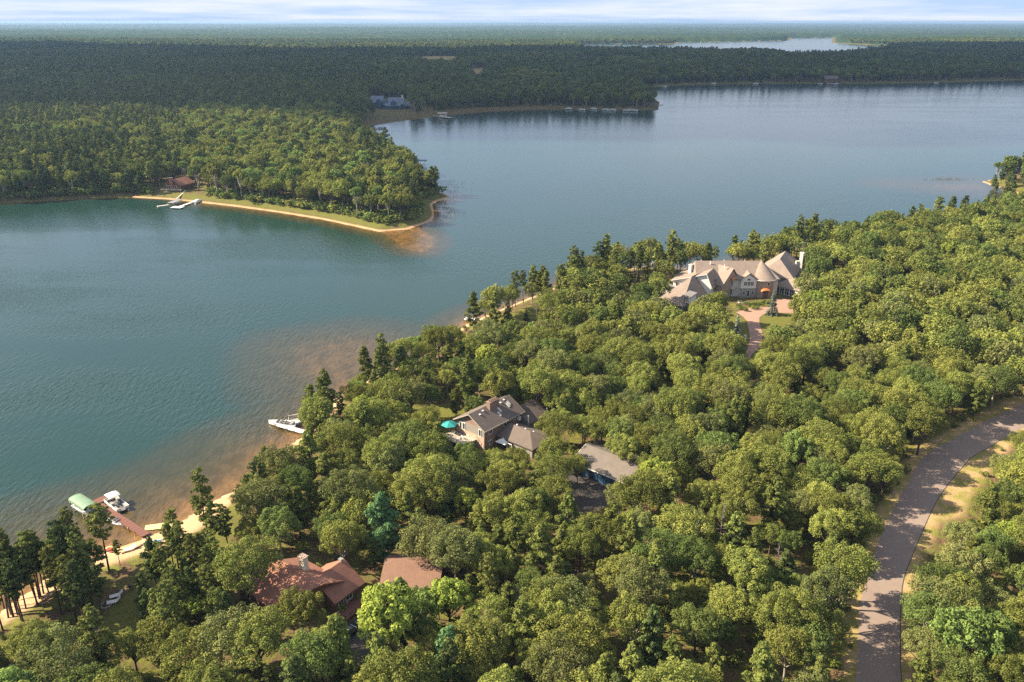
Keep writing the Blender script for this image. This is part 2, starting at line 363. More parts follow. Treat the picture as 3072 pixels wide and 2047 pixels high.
LM = dict(
 olive=leafmat('leaf_olive', (.090, .118, .024), (.285, .300, .066)),
 golden=leafmat('leaf_golden_olive', (.110, .140, .027), (.330, .342, .074)),
 deep=leafmat('leaf_deep_green', (.060, .095, .025), (.195, .238, .055)),
 sage=leafmat('leaf_sage', (.100, .125, .040), (.285, .298, .092)),
 maple=leafmat('leaf_yellow_green', (.14, .19, .03), (.37, .43, .07), .3, .02),
 bright=leafmat('leaf_bright_green', (.10, .165, .035), (.26, .345, .085), .3, .02),
 autumn=leafmat('leaf_rust', (.25, .13, .06), (.45, .27, .15)),
 pine=leafmat('needle_pine', (.072, .100, .024), (.255, .275, .062), .2),
 pinedark=leafmat('needle_dark', (.044, .074, .026), (.160, .195, .056), .2),
 white=leafmat('needle_bluegreen', (.050, .125, .050), (.175, .300, .115), .15, .02),
 spruce=leafmat('needle_spruce', (.12, .15, .12), (.30, .34, .25), .1, .02))
bark = plain('bark', (.13, .095, .07), .9, .5, 4); barkl = plain('bark_pale', (.36, .32, .27), .9, .35, 4); barkr = plain('bark_dark', (.075, .05, .04), .9, .4, 4)
def leaves(rng, cen, rad, n, size, asp=1.0, up=.25, flat=1.0, tintc=None):
    wgt = rad ** 2 / (rad ** 2).sum(); k = rng.choice(len(cen), n, p=wgt)
    d = rng.normal(size=(n, 3)); d[:, 2] += up; d /= np.linalg.norm(d, axis=1)[:, None]
    r = rad[k] * (1 - .35 * rng.random(n) ** 1.6); off = d * r[:, None]; off[:, 2] *= flat
    c_ = cen[k] + off
    nn = d + rng.normal(size=(n, 3)) * .55; nn[:, 2] += .25; nn /= np.linalg.norm(nn, axis=1)[:, None]
    a = np.cross(nn, rng.normal(size=(n, 3))); a /= np.linalg.norm(a, axis=1)[:, None]; b_ = np.cross(nn, a)
    s_ = size * (.55 + .8 * rng.random(n))[:, None]
    V = np.stack([c_ - a * s_ / 2 * asp, c_ + b_ * s_ / 2, c_ + a * s_ / 2 * asp, c_ - b_ * s_ / 2], 1).reshape(-1, 3)
    tc_ = (rng.random(len(cen)) if tintc is None else tintc)[k]
    tint = np.clip(.5 * tc_ + .5 * rng.random(n), 0, 1)
    return V, np.arange(4 * n).reshape(n, 4), np.repeat(tint, 4)
def tubes(paths):       # [(points, radii)] -> V, F
    V, Fq = [], []
    for pts, rad in paths:
        pts = np.asarray(pts, float); n = len(pts); base = sum(len(v) for v in V); k = 6
        d = np.gradient(pts, axis=0); d /= np.linalg.norm(d, axis=1)[:, None] + 1e-9
        u = np.cross(d, [1, .13, .07]); u /= np.linalg.norm(u, axis=1)[:, None] + 1e-9; v = np.cross(d, u)
        for a in range(0, 1):
            an = np.arange(k) * 2 * math.pi / k
            ring = pts[:, None] + (u[:, None] * np.cos(an)[None, :, None] + v[:, None] * np.sin(an)[None, :, None]) * np.asarray(rad)[:, None, None]
        V.append(ring.reshape(-1, 3))
        for i in range(n - 1):
            for j in range(k):
                Fq.append((base + i * k + j, base + i * k + (j + 1) % k, base + (i + 1) * k + (j + 1) % k, base + (i + 1) * k + j))
    return np.concatenate(V), np.array(Fq)
def broadleaf(seed, h=13, Rr=4.6, n=3600, size=.42, lean=0):
    rng = np.random.default_rng(seed); hc = h - Rr * .95; cen, rad = [], []
    K = 58
    for i in range(K):
        ph = i * 2.39996 + rng.random() * .6; z_ = 1 - 1.35 * (i + .5) / K; q = math.sqrt(max(0, 1 - z_ * z_))
        f = (.66 + .34 * rng.random()) * (1 + .13 * math.sin(2 * ph + seed) + .08 * math.sin(3 * ph + 2 * seed)); cen.append((Rr * f * q * math.cos(ph), Rr * f * q * math.sin(ph), hc + Rr * .80 * f * z_)); rad.append(Rr * (.13 + .13 * rng.random()))
    for i in range(6):
        cen.append((rng.normal() * Rr * .25, rng.normal() * Rr * .25, hc + rng.normal() * Rr * .2)); rad.append(Rr * .24)
    cen = np.array(cen); rad = np.array(rad); cen[:, 0] += lean * (cen[:, 2] / h)
    L = leaves(rng, cen, rad, n, size)
    paths = [([(0, 0, -.6), (.1, .05, h * .22), (.15 + lean * .3, -.1, h * .42), (lean * .5, 0, hc)], [h * .022, h * .018, h * .014, h * .008])]
    for i in rng.choice(K, 16, replace=False):
        e = cen[i]; s0 = np.array([.12 + lean * .25, 0, h * (.3 + .2 * rng.random())])
        paths.append(([s0, s0 * .55 + e * .45 + (0, 0, -.35), e], [h * .010, h * .007, h * .003]))
    return L, tubes(paths)
def pine(seed, h=16, Rr=2.6, n=2600, size=.42, base=.45, step=.85, clump=.62, cone=.5, droop=-.1):
    rng = np.random.default_rng(seed); cen, rad, paths = [], [], []
    bend = rng.normal(size=2) * .25
    tr = lambda z_: np.array([bend[0] * math.sin(z_ / h * 2), bend[1] * math.sin(z_ / h * 2.4), z_])
    paths.append(([tr(z_) for z_ in np.linspace(-.6, h * .97, 7)], np.linspace(h * .0125, .03, 7)))
    z_ = h * base
    while z_ < h * .97:
        f = (z_ / h - base) / (1 - base); prof = (1 - f) ** cone * min(1, .45 + f * 2.2)
        nb = 5 if f < .8 else 3
        for i in range(nb):
            ph = rng.random() * 6.28; L_ = Rr * prof * (.55 + .6 * rng.random())
            e = tr(z_) + np.array([math.cos(ph) * L_, math.sin(ph) * L_, L_ * (droop + .25 * rng.random())])
            cen.append(e); rad.append(clump * (.7 + .6 * rng.random()) * (.6 + .4 * prof))
            m_ = tr(z_) * .45 + e * .55; cen.append(m_); rad.append(clump * .75)
            if rng.random() < .6: paths.append(([tr(z_ - .1), m_, e], [.05, .035, .015]))
        z_ += step * (.8 + .4 * rng.random())
    cen.append(tr(h * .97)); rad.append(clump * .7)
    cen = np.array(cen); rad = np.array(rad)
    # bare lower twigs
    for i in range(9):
        z0 = h * (.2 + .3 * rng.random()); ph = rng.random() * 6.28; L_ = .5 + rng.random()
        paths.append(([tr(z0), tr(z0) + (math.cos(ph) * L_, math.sin(ph) * L_, -.1)], [.03, .01]))
    return leaves(rng, cen, rad, n, size, 2.2, .5, .62), tubes(paths)
def spruce(seed, h=11, Rr=2.3, n=2800, size=.36, base=.06):
    rng = np.random.default_rng(seed); cen, rad = [], []
    z_ = h * base
    while z_ < h * .97:
        f = z_ / h; L0 = Rr * (1 - f) ** .9
        for i in range(max(4, int(11 * (1 - f)))):
            ph = rng.random() * 6.28; L_ = L0 * (.72 + .4 * rng.random())
            for q in (.55, 1):
                cen.append((math.cos(ph) * L_ * q, math.sin(ph) * L_ * q, z_ - .18 * L_ * q)); rad.append(.18 + .22 * (1 - f))
        z_ += .62
    cen.append((0, 0, h * .97)); rad.append(.18)
    return leaves(rng, np.array(cen), np.array(rad), n, size, 1.8, .4, .7), tubes([([(0, 0, -.6), (0, 0, h * .5), (0, 0, h * .98)], [.16, .1, .02])])
def deadtree(seed, h=12, spread=2.2):
    rng = np.random.default_rng(seed); paths = [([(0, 0, -.6), (.1, .1, h * .4), (.2, -.1, h * .75), (.15, 0, h)], [.15, .11, .07, .02])]
    for i in range(34):
        z0 = h * (.3 + .65 * rng.random()); ph = rng.random() * 6.28; L_ = spread * (1.15 - z0 / h) * (.6 + .7 * rng.random()) + .3
        s0 = np.array([.12, 0, z0]); e = s0 + (math.cos(ph) * L_, math.sin(ph) * L_, L_ * (.1 + .5 * rng.random())); paths.append(([s0, (s0 + e) / 2 + (0, 0, -.1), e], [.05, .03, .012]))
        for k in range(3):
            q = s0 + (e - s0) * (.4 + .5 * rng.random()); paths.append(([q, q + rng.normal(size=3) * .4 + (0, 0, .25)], [.02, .008]))
    return tubes(paths)
def bush(seed, h=2.0, Rr=1.3, n=420, size=.3):
    rng = np.random.default_rng(seed); cen = np.array([(rng.normal() * Rr * .4, rng.normal() * Rr * .4, h * (.35 + .3 * rng.random())) for i in range(8)]); rad = np.full(8, Rr * .5)
    return leaves(rng, cen, rad, n, size), tubes([([(0, 0, -.3), (0, 0, h * .6)], [.06, .02])])
_mc = {}
def tree_meshes(kind, tone, seed, lod):   # crown mesh, trunk mesh, tree height
    key = (kind, tone, seed, lod)
    if key in _mc: return _mc[key]
    GL = (1, 1.0, 1.0); f = (1, .26, .065)[lod]; g = (1, 1.85, 3.5)[lod]
    if kind == 'oak': L, T = broadleaf(seed, 11.6 + (seed * 1.7) % 3.0, 4.0 + (seed * .6) % 1.2, int(11000 * f), .225 * g * GL[lod]); bk = bark if seed % 2 else barkl
    elif kind == 'maple': L, T = broadleaf(seed + 50, 11.5, 3.7, int(6400 * f), .31 * g * GL[lod]); bk = bark
    elif kind == 'aspen': L, T = broadleaf(seed + 90, 14.5, 2.9, int(5400 * f), .31 * g * GL[lod]); bk = barkl
    elif kind == 'pine': L, T = pine(seed, 14 + (seed * 1.3) % 4, 1.9 + (seed * .37) % .8, int(3400 * f), .25 * g, .36 + (seed * .07) % .2, .55, .40, .38); bk = barkr
    elif kind == 'jack': L, T = pine(seed + 30, 12.5 + (seed * 1.1) % 3, 2.9, int(5200 * f), .27 * g, .22, .75, .72, .6, .15); bk = barkr
    elif kind == 'white': L, T = pine(seed + 60, 13.5, 3.5, int(7000 * f), .29 * g, .12, .7, .85, .65, .12); bk = bark
    elif kind == 'spruce': L, T = spruce(seed, 11, 2.3, int(4600 * f), .27 * g); bk = bark
    elif kind == 'bush': L, T = bush(seed, 2.0, 1.4, int(420 * f), .3 * g); bk = bark
    cm = mkmesh(kind + '_crown', L[0], L[1], LM[tone], attrs=dict(tint=L[2])); tm = mkmesh(kind + '_trunk', T[0], T[1], bk, smooth=True)
    wv = np.concatenate([L[0], T[0]]); wf = np.concatenate([L[1], T[1] + len(L[0])])
    wm = mkmesh(kind + '_whole', wv, wf, [LM[tone], bk], midx=[0] * len(L[1]) + [1] * len(T[1]), attrs=dict(tint=np.concatenate([L[2], np.zeros(len(T[0]))])))
    _mc[key] = (cm, tm, wm); return _mc[key]

# ---------------------------------------------------------------- what stays in sight
K = []            # pixel outlines (2353 px view) that no random crown may cover
def kc(ox, oy, s, pts): K.append(np.array([((ox + x / s) * 2353 / 3072, (oy + y / s) * 2353 / 3072) for x, y in pts]))
kc(1920, 720, 3.92, [(245,665),(370,440),(600,280),(680,245),(1430,235),(1715,125),(1930,180),(1930,330),(1800,430),(1780,700),(1620,800),(1800,860),(1650,880),(1500,1000),(1450,1270),(1260,1290),(1290,1150),(1130,880),(1000,650),(850,600),(620,620),(560,720),(490,765)])
kc(1920, 720, 3.92, [(1180,900),(1290,1130),(1280,1180),(1200,1160),(1150,1000)])
kc(1300, 1150, 5.8075, [(240,665),(400,540),(540,540),(1220,195),(1480,400),(1700,380),(1940,640),(1840,780),(1850,860),(1720,840),(1580,800),(1420,900),(1250,920),(1300,1060),(1110,1090),(1000,1000),(870,1050),(760,960),(560,880),(300,880),(260,740)])
kc(1300, 1150, 5.8075, [(140,350),(440,450),(400,540),(140,560)])
kc(1640, 1280, 5.6, [(520,270),(640,290),(1480,590),(1500,850),(1200,730),(980,850),(880,900),(860,1110),(1180,1160),(900,1370),(640,1200),(480,1100),(400,900),(300,820),(400,570),(560,480)])
kc(760, 1620, 3.92, [(330,240),(540,150),(640,170),(880,185),(1060,200),(1330,400),(1180,580),(1060,610),(900,620),(780,610),(560,590),(470,650),(400,690),(210,800),(120,720),(230,600),(420,480)])
kc(760, 1620, 3.92, [(1560,180),(2150,170),(2010,330),(2100,460),(1600,470),(1485,515)])
kc(760, 1620, 3.92, [(1130,980),(1330,870),(1350,1080),(1240,1100),(1050,1130)])
K.append(np.array([(0,1000),(500,1000),(500,1140),(430,1195),(330,1230),(238,1268),(180,1200),(0,1150)]))          # lake by the red dock
K.append(np.array([(238,1268),(330,1230),(440,1180),(520,1130),(515,1165),(440,1220),(395,1235),(340,1290),(255,1310)]))
K.append(np.array([(222,1352),(300,1345),(296,1425),(225,1440)]))
K.append(np.array([(245,1290),(330,1290),(320,1345),(240,1345)]))
K.append(np.array([(625,960),(700,955),(695,995),(630,985)])); K.append(np.array([(1060,722),(1118,718),(1118,742),(1060,742)]))
K.append(np.array([(1165,700),(1240,672),(1240,720),(1170,730)]))
K.append(np.array([(378,398),(430,398),(470,430),(470,470),(350,478),(350,440),(375,440)]))
K.append(np.array([(850,210),(940,212),(940,246),(895,246),(850,225)])); K.append(np.array([(962,245),(1040,250),(1040,275),(985,270)]))
K.append(np.array([(2318,388),(2353,380),(2353,412),(2318,405)]))
K.append(np.array([(1898,170),(1918,170),(1918,190),(1898,190)]))
rd = np.array(ROADL[2:14] + ROADR[2:-2]); rd = rd[(rd[:, 0] < 2800)]; K.append(rd)
K.append(np.array([(2069,1568),(2069,1412),(2089,1295),(2142,1172),(2165,1185),(2115,1290),(2092,1400),(2090,1568)]))
K.append(np.array([(1432,592),(1505,594),(1505,622),(1470,634),(1440,612)]))
K.append(np.array([(1335,103),(1551,101),(1620,98),(1815,88),(1910,88),(2030,107),(1900,117),(1830,117),(1760,109),(1550,108),(1335,106)]))
K.append(np.array([(968,129),(1048,128),(1050,136),(968,137)]))
K.append(np.array([(1082,157),(1110,157),(1110,165),(1082,165)]))
K.append(np.array([(2142,1172),(2222,1062),(2285,1022),(2275,1055),(2220,1125),(2190,1175),(2150,1190)]))
K.append(np.array([(2120,1030),(2353,918),(2353,900),(2250,955),(2100,1020)]))
kc(760, 1620, 3.92, [(1330,400),(1560,180),(1485,515),(1200,580)])
KEEPW = [MDRIVE, GDRIVE, HDRIVE, ROAD, FIRE, PATH] + LAWN + MLAWN + FIELDS + [TRACK]
# ---------------------------------------------------------------- where the trees stand
NEARL = np.concatenate([W(NEAR), W([(3600, 462), (3600, 1568), (2600, 2600), (-900, 2600)])])
PENL = np.concatenate([W(PEN[:-1]), W([(-700, 475), (-700, 258), (420, 262), (480, 270), (650, 285), (715, 268), (826, 288)])])
rg = np.random.default_rng(11)
def grid(x0, x1, y0, y1, s):
    gx, gy = np.meshgrid(np.arange(x0, x1, s), np.arange(y0, y1, s)); gx = gx + (np.arange(gx.shape[0]) % 2)[:, None] * s / 2
    return (gx + (rg.random(gx.shape) - .5) * s * .75).ravel(), (gy + (rg.random(gy.shape) - .5) * s * .75).ravel()
def sees(X_, Y_, Z_, hh, rr):  # does a crown of this size cover one of the outlines
    bad = np.zeros(len(X_), bool)
    for du, dz in ((0, .98), (0, .75), (0, .5), (-.75, .68), (.75, .68), (-.5, .85), (.5, .85), (-.45, .5), (.45, .5)):
        a_, b_ = Q(X_ + du * rr, Y_, Z_ + dz * hh * 1.09)
        for k in K: bad |= inpoly(k, a_, b_)
    return bad
def footok(X_, Y_, pad):
    ok = np.ones(len(X_), bool)
    for k in KEEPW: ok &= sd(k, X_, Y_) < -pad
    return ok
DIM = dict(oak=(13, 4.6), maple=(11.5, 3.7), aspen=(14.5, 2.9), pine=(15.5, 2.2), jack=(13.5, 2.8), white=(13.5, 3.4), spruce=(11, 2.2), bush=(2, 1.3))
trees = []        # near trees: x, y, kind, tone, seed, scale, rot, label, placed by hand
def hand(pxp, kind, tone, seed, scl, label=None):
    x, y = pxp; trees.append((x, y, kind, tone, seed, scl, rg.random() * 6.28, label, True))
r7 = C(1200, 682, 2.296); r5 = C(1024, 1365, 2.298); r6 = C(2048, 1365, 2.298); r4 = C(0, 1365, 2.298); cl = C(0, 1600, 5.2275); c5 = C(180, 1440, 4.48)
hand(P(580, 1409, G), 'oak', 'olive', 1, 1.22, 'big round oak standing alone at the left end of the red-roofed cottage')
hand(c4(600, 1240), 'oak', 'olive', 2, .88, 'grey-green oak hiding the front corner of the red-roofed cottage')
hand(P(885, 1288, G), 'white', 'white', 1, 1.15, 'large blue-green pine behind the cottage, above the brown garage roof')
hand(P(1042, 1585, G), 'white', 'white', 2, 1.0, 'bright blue-green pine at the bottom edge, below the yellow-green maple')
hand(P(896, 1545, G), 'maple', 'maple', 1, 1.36, 'yellow-green maple below the brown garage roof, beside the parked car')
hand(P(978, 1462, G), 'maple', 'bright', 3, .85, 'bright green tree at the front edge of the brown garage roof')
hand(P(1033, 1455, G), 'maple', 'maple', 2, 1.0, 'tallest yellow maple, at the right end of the brown garage')
hand(P(2190, 1570, G), 'maple', 'bright', 4, 1.15, 'bright green maple at the bottom right beside the lane')
hand(P(2262, 1530, G), 'maple', 'bright', 5, .9, 'smaller bright green maple to the right of the one beside the lane')
hand(P(1131, 1429, G), 'pine', 'pine', 3, .85, 'pine with a bare leaning trunk over a sandy gap, right of the brown garage')
hand(c1(1545, 880), 'spruce', 'spruce', 1, .95, 'blue-grey spruce in front of the round tower of the mansion')
hand(c1(1125, 1175), 'spruce', 'spruce', 2, .82, 'blue-grey spruce on the left lawn of the brick drive')
hand(c1(2240, 585), 'spruce', 'spruce', 3, .55, 'small blue spruce to the right of the mansion')
hand(c1(1960, 760), 'maple', 'bright', 2, 1.0, 'bright green tree at the right corner of the mansion sunroom')
hand(c1(2090, 740), 'maple', 'maple', 3, .8, 'yellow-leaved tree right of the mansion, behind the bright green one')
hand(c1(880, 990), 'oak', 'golden', 4, .95, 'oak in front of the left wing of the mansion')
hand(c1(640, 960), 'oak', 'golden', 1, .6, 'low oak under the small window of the mansion garage wing')
hand(P(828, 940, G), 'maple', 'bright', 1, .72, 'pale bright green tree on the shore left of the dark-roofed house lawn')
hand(P(1070, 1215, G), 'maple', 'maple', 2, .82, 'yellow-green tree just below the dark-roofed house')
hand(P(910, 945, G), 'maple', 'bright', 3, .5, 'small lime green tree on the lawn beside the dark-roofed house')
hand(r7(870, 640), 'spruce', 'pinedark', 3, .5, 'small dark fir alone on the yellow grass by the shore')
hand(r7(740, 660), 'spruce', 'pine', 2, .98, 'pointed conifer above the white dock on the right shore')
for i, (x, y, s_) in enumerate([(260,1210,.9),(190,1235,.95),(110,1245,.8),(392,1115,.85),(602,960,.95),(625,930,.85),(745,860,.7),(965,890,.75),(1062,1025,1.0),(1130,1085,1.05),(965,1275,.95),(1192,735,.8),(1232,715,.85),(1285,565,.7),(1462,1185,.8),(1360,1560,.9),(1212,1412,.85),(560,700,.75),(40,1500,.9),(20,1000,.8),(850,820,.7)]):
    hand(cl(x, y), 'pine', ('pine', 'pinedark')[i % 2], 1 + i % 5, s_)
hand(cl(1712, 585), 'pine', 'pine', 2, .98, 'lone tall thin pine in front of the red dock')
for x, y, s_, l in [(2022,895,1.0,'tall bare-stemmed pine on the beach right of the yellow float'), (2105,985,.8,'thin pine right of the tall beach pine'), (1725,1365,.9,None), (1600,1230,.85,None), (1560,1330,.8,None), (808,1135,.4,'thin young pine on the grass above the inflatable boat'), (2280,1010,.85,None), (1840,1480,.8,None), (1960,1500,.85,None)]:
    hand(c5(x, y), 'pine', 'pine', 1 + int(x) % 5, s_, l)
for i, (x, y, s_) in enumerate([(q1_, q2_, q3_ * 1.2) for q1_, q2_, q3_ in [(1105,545,.95),(1195,440,.9),(1255,428,.75),(1362,400,1.05),(1405,396,1.0),(1470,430,.9),(1520,440,.8),(1630,375,.85),(1770,392,.9),(1850,372,1.1),(1925,345,.9),(1580,420,.8),(1680,420,.7)]]):
    hand(r7(x, y), 'pine', ('pine', 'pinedark')[(i // 2) % 2], 1 + i % 5, s_)
for i, (x, y, s_) in enumerate([(1745,395,.62),(1640,410,.5),(1700,440,.55)]):
    hand(r7(x, y), 'spruce', 'pinedark', 1 + i % 3, s_)
for i, (x, y) in enumerate([(1990,520),(2025,512),(2090,506),(2150,506),(1935,545),(2180,500),(2240,478),(2262,470),(2210,492),(1860,575),(1800,592)]):
    hand(P(x, y + 22, G), 'jack', 'pinedark', 1 + i % 4, .85 + .1 * (i % 3))
for i, (x, y, s_) in enumerate([(2283,425,.75),(2300,420,.9),(2318,428,1.0),(2345,405,1.3),(2350,432,1.0),(2325,440,.9),(2290,432,.6),(2365,425,1.1),(2380,440,1)]):
    hand(P(x, y, 2), 'jack', 'pinedark', 1 + i % 4, s_)
hand(c4(1050, 1800), 'jack', 'pine', 2, 1.05, 'full green pine just below the parked car')
hand(c4(820, 1700), 'oak', 'golden', 3, .8, 'golden-green oak below the front corner of the cottage')
hand(P(1325, 1122, G), 'oak', 'olive', 3, .62, 'small oak covering the left end of the blue-doored garage roof')
hand(P(1422, 1200, G), 'oak', 'sage', 5, .66, 'small grey-green oak before the right half of the blue garage doors')
hand(P(1352, 1262, G), 'oak', 'olive', 6, .66, 'small oak at the near edge of the dark garage apron')
hand(P(990, 958, G), 'oak', 'deep', 4, .72, 'dark round oak alone between the two lawns left of the dark-roofed house')
hand(P(1048, 962, G), 'jack', 'pine', 3, .72, 'pine at the upper left corner of the dark-roofed house')
hand(P(1490, 1130, G), 'oak', 'olive', 2, .8, 'oak over the right end of the blue-doored garage roof')
rh = np.random.default_rng(77)
for i in range(17): hand(P(5 + rh.random() * 235, 1352 + rh.random() * 95, G), 'pine', ('pine', 'pine', 'pinedark')[i % 3], 1 + i % 5, .72 + .3 * rh.random())
for i in range(11):
    q1_, q2_ = 335 + rh.random() * 205, 1350 + rh.random() * 90
    hand(P(q1_, q2_, G), ('pine', 'jack', 'pine')[i % 3], ('pine', 'pinedark', 'pine')[i % 3], 1 + i % 5, .55 + .3 * rh.random())
for i in range(12): hand(P(330 + rh.random() * 230, 1400 + rh.random() * 80, G), 'jack', ('pine', 'pinedark')[i % 2], 1 + i % 5, .4 + .3 * rh.random())
for i in range(6): hand(P(400 + rh.random() * 90, 1400 + rh.random() * 50, G), 'maple', ('maple', 'bright')[i % 2], 1 + i % 5, .35 + .2 * rh.random())
hx = np.array([t_[0] for t_ in trees]); hy = np.array([t_[1] for t_ in trees])
gx, gy = grid(-130, 430, 70, 560, 5.4)
pin = inpoly(NEARL, gx, gy); gx, gy = gx[pin], gy[pin]
shore = dist(NEARP, gx, gy, False); a_, b_ = Q(gx, gy, np.full(len(gx), G))
nz = np.sin(gx / 17 + 1) * np.sin(gy / 23 + 2) + .5 * np.sin(gx / 7 - gy / 9)
u = rg.random(len(gx)); u2 = rg.random(len(gx))
for i in range(len(gx)):
    x, y, pxx, pyy = gx[i], gy[i], a_[i], b_[i]
    if shore[i] < (3.0 if pyy < 1130 else 4.5): continue
    left = pxx < 640 and pyy > 990
    if pxx < 475 and pyy < 1310: continue
    if left: pp = .62 if pyy < 1380 else .25
    elif pyy > 1230 and pxx < 1950: pp = .42
    elif shore[i] < 16: pp = .5 if pxx < 1700 else .35
    elif pxx > 2080 and pyy > 950: pp = .12
    else: pp = .10 + .10 * (nz[i] > .5)
    if pxx < 780 and pyy < 1540:
        if pyy > 1285 and (pxx > 560 or u2[i] < .45): continue
        pp = 1 if pyy > 1285 else .62
    if pxx < 560 and 1100 < pyy < 1500 and u2[i] < .3: continue
    if u[i] < pp:
        kind = 'pine' if ((left or shore[i] < 16) and u2[i] > .45) else 'jack'; tone = 'pine' if u2[i] < .85 else 'pinedark'; sd_i = 1 + int(u2[i] * 997) % 5
    elif u[i] > .978: kind, tone, sd_i = 'maple', ('maple', 'bright')[u2[i] < .5], 1 + int(u2[i] * 997) % 5
    else:
        if shore[i] < 6.5: continue
        kind = 'oak'; tone = ('olive', 'olive', 'golden', 'deep', 'sage', 'golden')[int(u2[i] * 5.99)]; sd_i = 1 + int(u2[i] * 997) % 6
        if pyy < 700 and tone == 'sage': tone = 'deep'
    if pxx > 1150 and pyy > 850 and math.sin(x / 6.1 + 2) * math.sin(y / 7.3) > .72: continue
    trees.append((x, y, kind, tone, sd_i, .56 + .52 * rg.random(), rg.random() * 6.28, None, False))
tx = np.array([t_[0] for t_ in trees]); ty = np.array([t_[1] for t_ in trees])
hh = np.array([DIM[t_[2]][0] * t_[5] for t_ in trees]); rr = np.array([DIM[t_[2]][1] * t_[5] for t_ in trees])
isx = np.array([t_[8] for t_ in trees])
bad = (sees(tx, ty, np.full(len(tx), G), hh, rr) | ~footok(tx, ty, 1.2)) & ~isx
for hx_, hy_ in zip(hx, hy): bad |= (np.hypot(tx - hx_, ty - hy_) < 3.2) & ~isx
trees = [t_ for t_, b_ in zip(trees, bad) if not b_]
# low shrubs wherever a crown would have stood in the way, and under the canopy
a_, b_ = Q(np.array([t_[0] for t_ in trees]), np.array([t_[1] for t_ in trees]), np.full(len(trees), G + 7.0))
seen = [(-60 < q1 < 2413) and (150 < q2 < 1680) for q1, q2 in zip(a_, b_)]
slant = [math.hypot(t_[0], t_[1], H - 8) for t_ in trees]
FAM = dict(oak='oak_tree', pine='pine_tree', jack='pine_tree', maple='maple_tree', white='pine_tree', spruce='spruce_tree')
picked = {}
for i, t_ in enumerate(trees):
    if seen[i]: picked.setdefault(FAM[t_[2]], []).append(i)
solo = set()
for k, v in picked.items():
    v.sort(key=lambda i: (not trees[i][8], slant[i] / trees[i][5])); solo |= set(v[:290])
# landmarks the labels speak of
LMK = [('the dark-roofed brick house', c4 and P(1150, 960, 5)), ('the mansion', c1(1300, 700)), ('the blue-doored garage', c3(900, 700)), ('the red-roofed cottage', c4(780, 560)),
 ('the brown garage', c4(1820, 420)), ('the red dock', c5(830, 540)), ('the yellow float', c5(1345, 610)), ('the white chairs', cl(1810, 1050)), ('the parked car', c4(1130, 1060)),
 ('the white speedboat', P(665, 972)), ('the white shore dock', P(1090, 733)), ('the teal umbrella', P(1040, 972, G)), ('the brick drive', c1(1340, 1250)), ('the lane bend', P(2150, 1060, G)),
 ('the lane at the lower edge', P(2020, 1540, G)), ('the middle of the lane', P(2060, 1270, G)), ('the small inlet', P(2353, 475)), ('the upper right corner of the lane', P(2340, 955, G)),
 ('the lowest left corner', P(60, 1540, G)), ('the caption corner of lawn', P(300, 1400, G)), ('the mansion tower', c1(1470, 690)), ('the garage apron', c3(850, 1200)), ('the lower edge centre', P(1300, 1540, G)),
 ('the lower edge right of centre', P(1700, 1540, G)), ('the clearing right of the apron', P(1580, 1150, G)), ('the wood between house and lane', P(1800, 1150, G)), ('the wood behind the mansion', P(1900, 620, G)), ('the wood right of the mansion', P(2150, 760, G)), ('the wood below the brick drive', P(1650, 930, G)), ('the wood between garage and mansion', P(1400, 820, G))]
LMK = [(n_, p_) for n_, p_ in LMK if n_ not in ('the caption corner of lawn',)]
ORD = ['nearest', 'second', 'third', 'fourth', 'fifth', 'sixth', 'seventh', 'eighth', 'ninth', 'tenth', 'eleventh', 'twelfth', 'thirteenth', 'fourteenth', 'fifteenth', 'sixteenth', 'seventeenth', 'eighteenth', 'nineteenth', 'twentieth']
TONE = dict(olive='olive', golden='golden-green', deep='deep green', sage='grey-green', maple='yellow-green', bright='bright green', pine='green', pinedark='dark green', white='blue-green', spruce='blue-grey')
def sector(x, y, lx, ly):
    a = math.degrees(math.atan2(y - ly, x - lx)) % 360
    return ['to the right of', 'behind and right of', 'behind', 'behind and left of', 'to the left of', 'before and left of', 'in front of', 'before and right of'][int((a + 22.5) // 45) % 8]
buckets = {}
for i in solo:
    t_ = trees[i]
    if t_[7]: continue
    n_, p_ = min(LMK, key=lambda q: math.hypot(q[1][0] - t_[0], q[1][1] - t_[1]))
    key = (TONE[t_[3]], FAM[t_[2]].replace('_tree', ''), sector(t_[0], t_[1], *p_), n_)
    buckets.setdefault(key, []).append((math.hypot(p_[0] - t_[0], p_[1] - t_[1]), i))
lab = {}
for key, v in buckets.items():
    v.sort()
    for r_, (_, i) in enumerate(v):
        lab[i] = f'{key[0]} {key[1]}, ' + (f'nearest one {key[2]} {key[3]}' if r_ == 0 else f'{ORD[min(r_, 19)]} nearest {key[2]} {key[3]}')
GRP = dict(oak_tree='oaks of the near shore wood', pine_tree='pines of the near shore wood', maple_tree='maples among the oaks', spruce_tree='spruces near the shore')
NOFOREST = False
def gz1(x, y): return gz(np.array([x]), np.array([y]))[0]
tz = gz(np.array([t_[0] for t_ in trees]), np.array([t_[1] for t_ in trees]))
rest = []
for i, t_ in enumerate(trees):
    if NOFOREST: break
    x, y, kind, tone, seed, s_, rot, l_, _h = t_
    if i not in solo: rest.append((i, t_)); continue
    lod = 0 if slant[i] < 330 else 1
    cm, tm, wm = tree_meshes(kind, tone, seed, lod)
    root = empty(FAM[kind], (x, y, tz[i] - .05), rot, l_ or lab[i], {'oak_tree': 'oak', 'pine_tree': 'pine', 'maple_tree': 'maple', 'spruce_tree': 'spruce'}[FAM[kind]], GRP[FAM[kind]])
    root.scale = (s_, s_, s_ * (.92 + .16 * ((i * 37) % 10) / 10))
    ob('crown', cm, root); ob('trunk', tm, root)
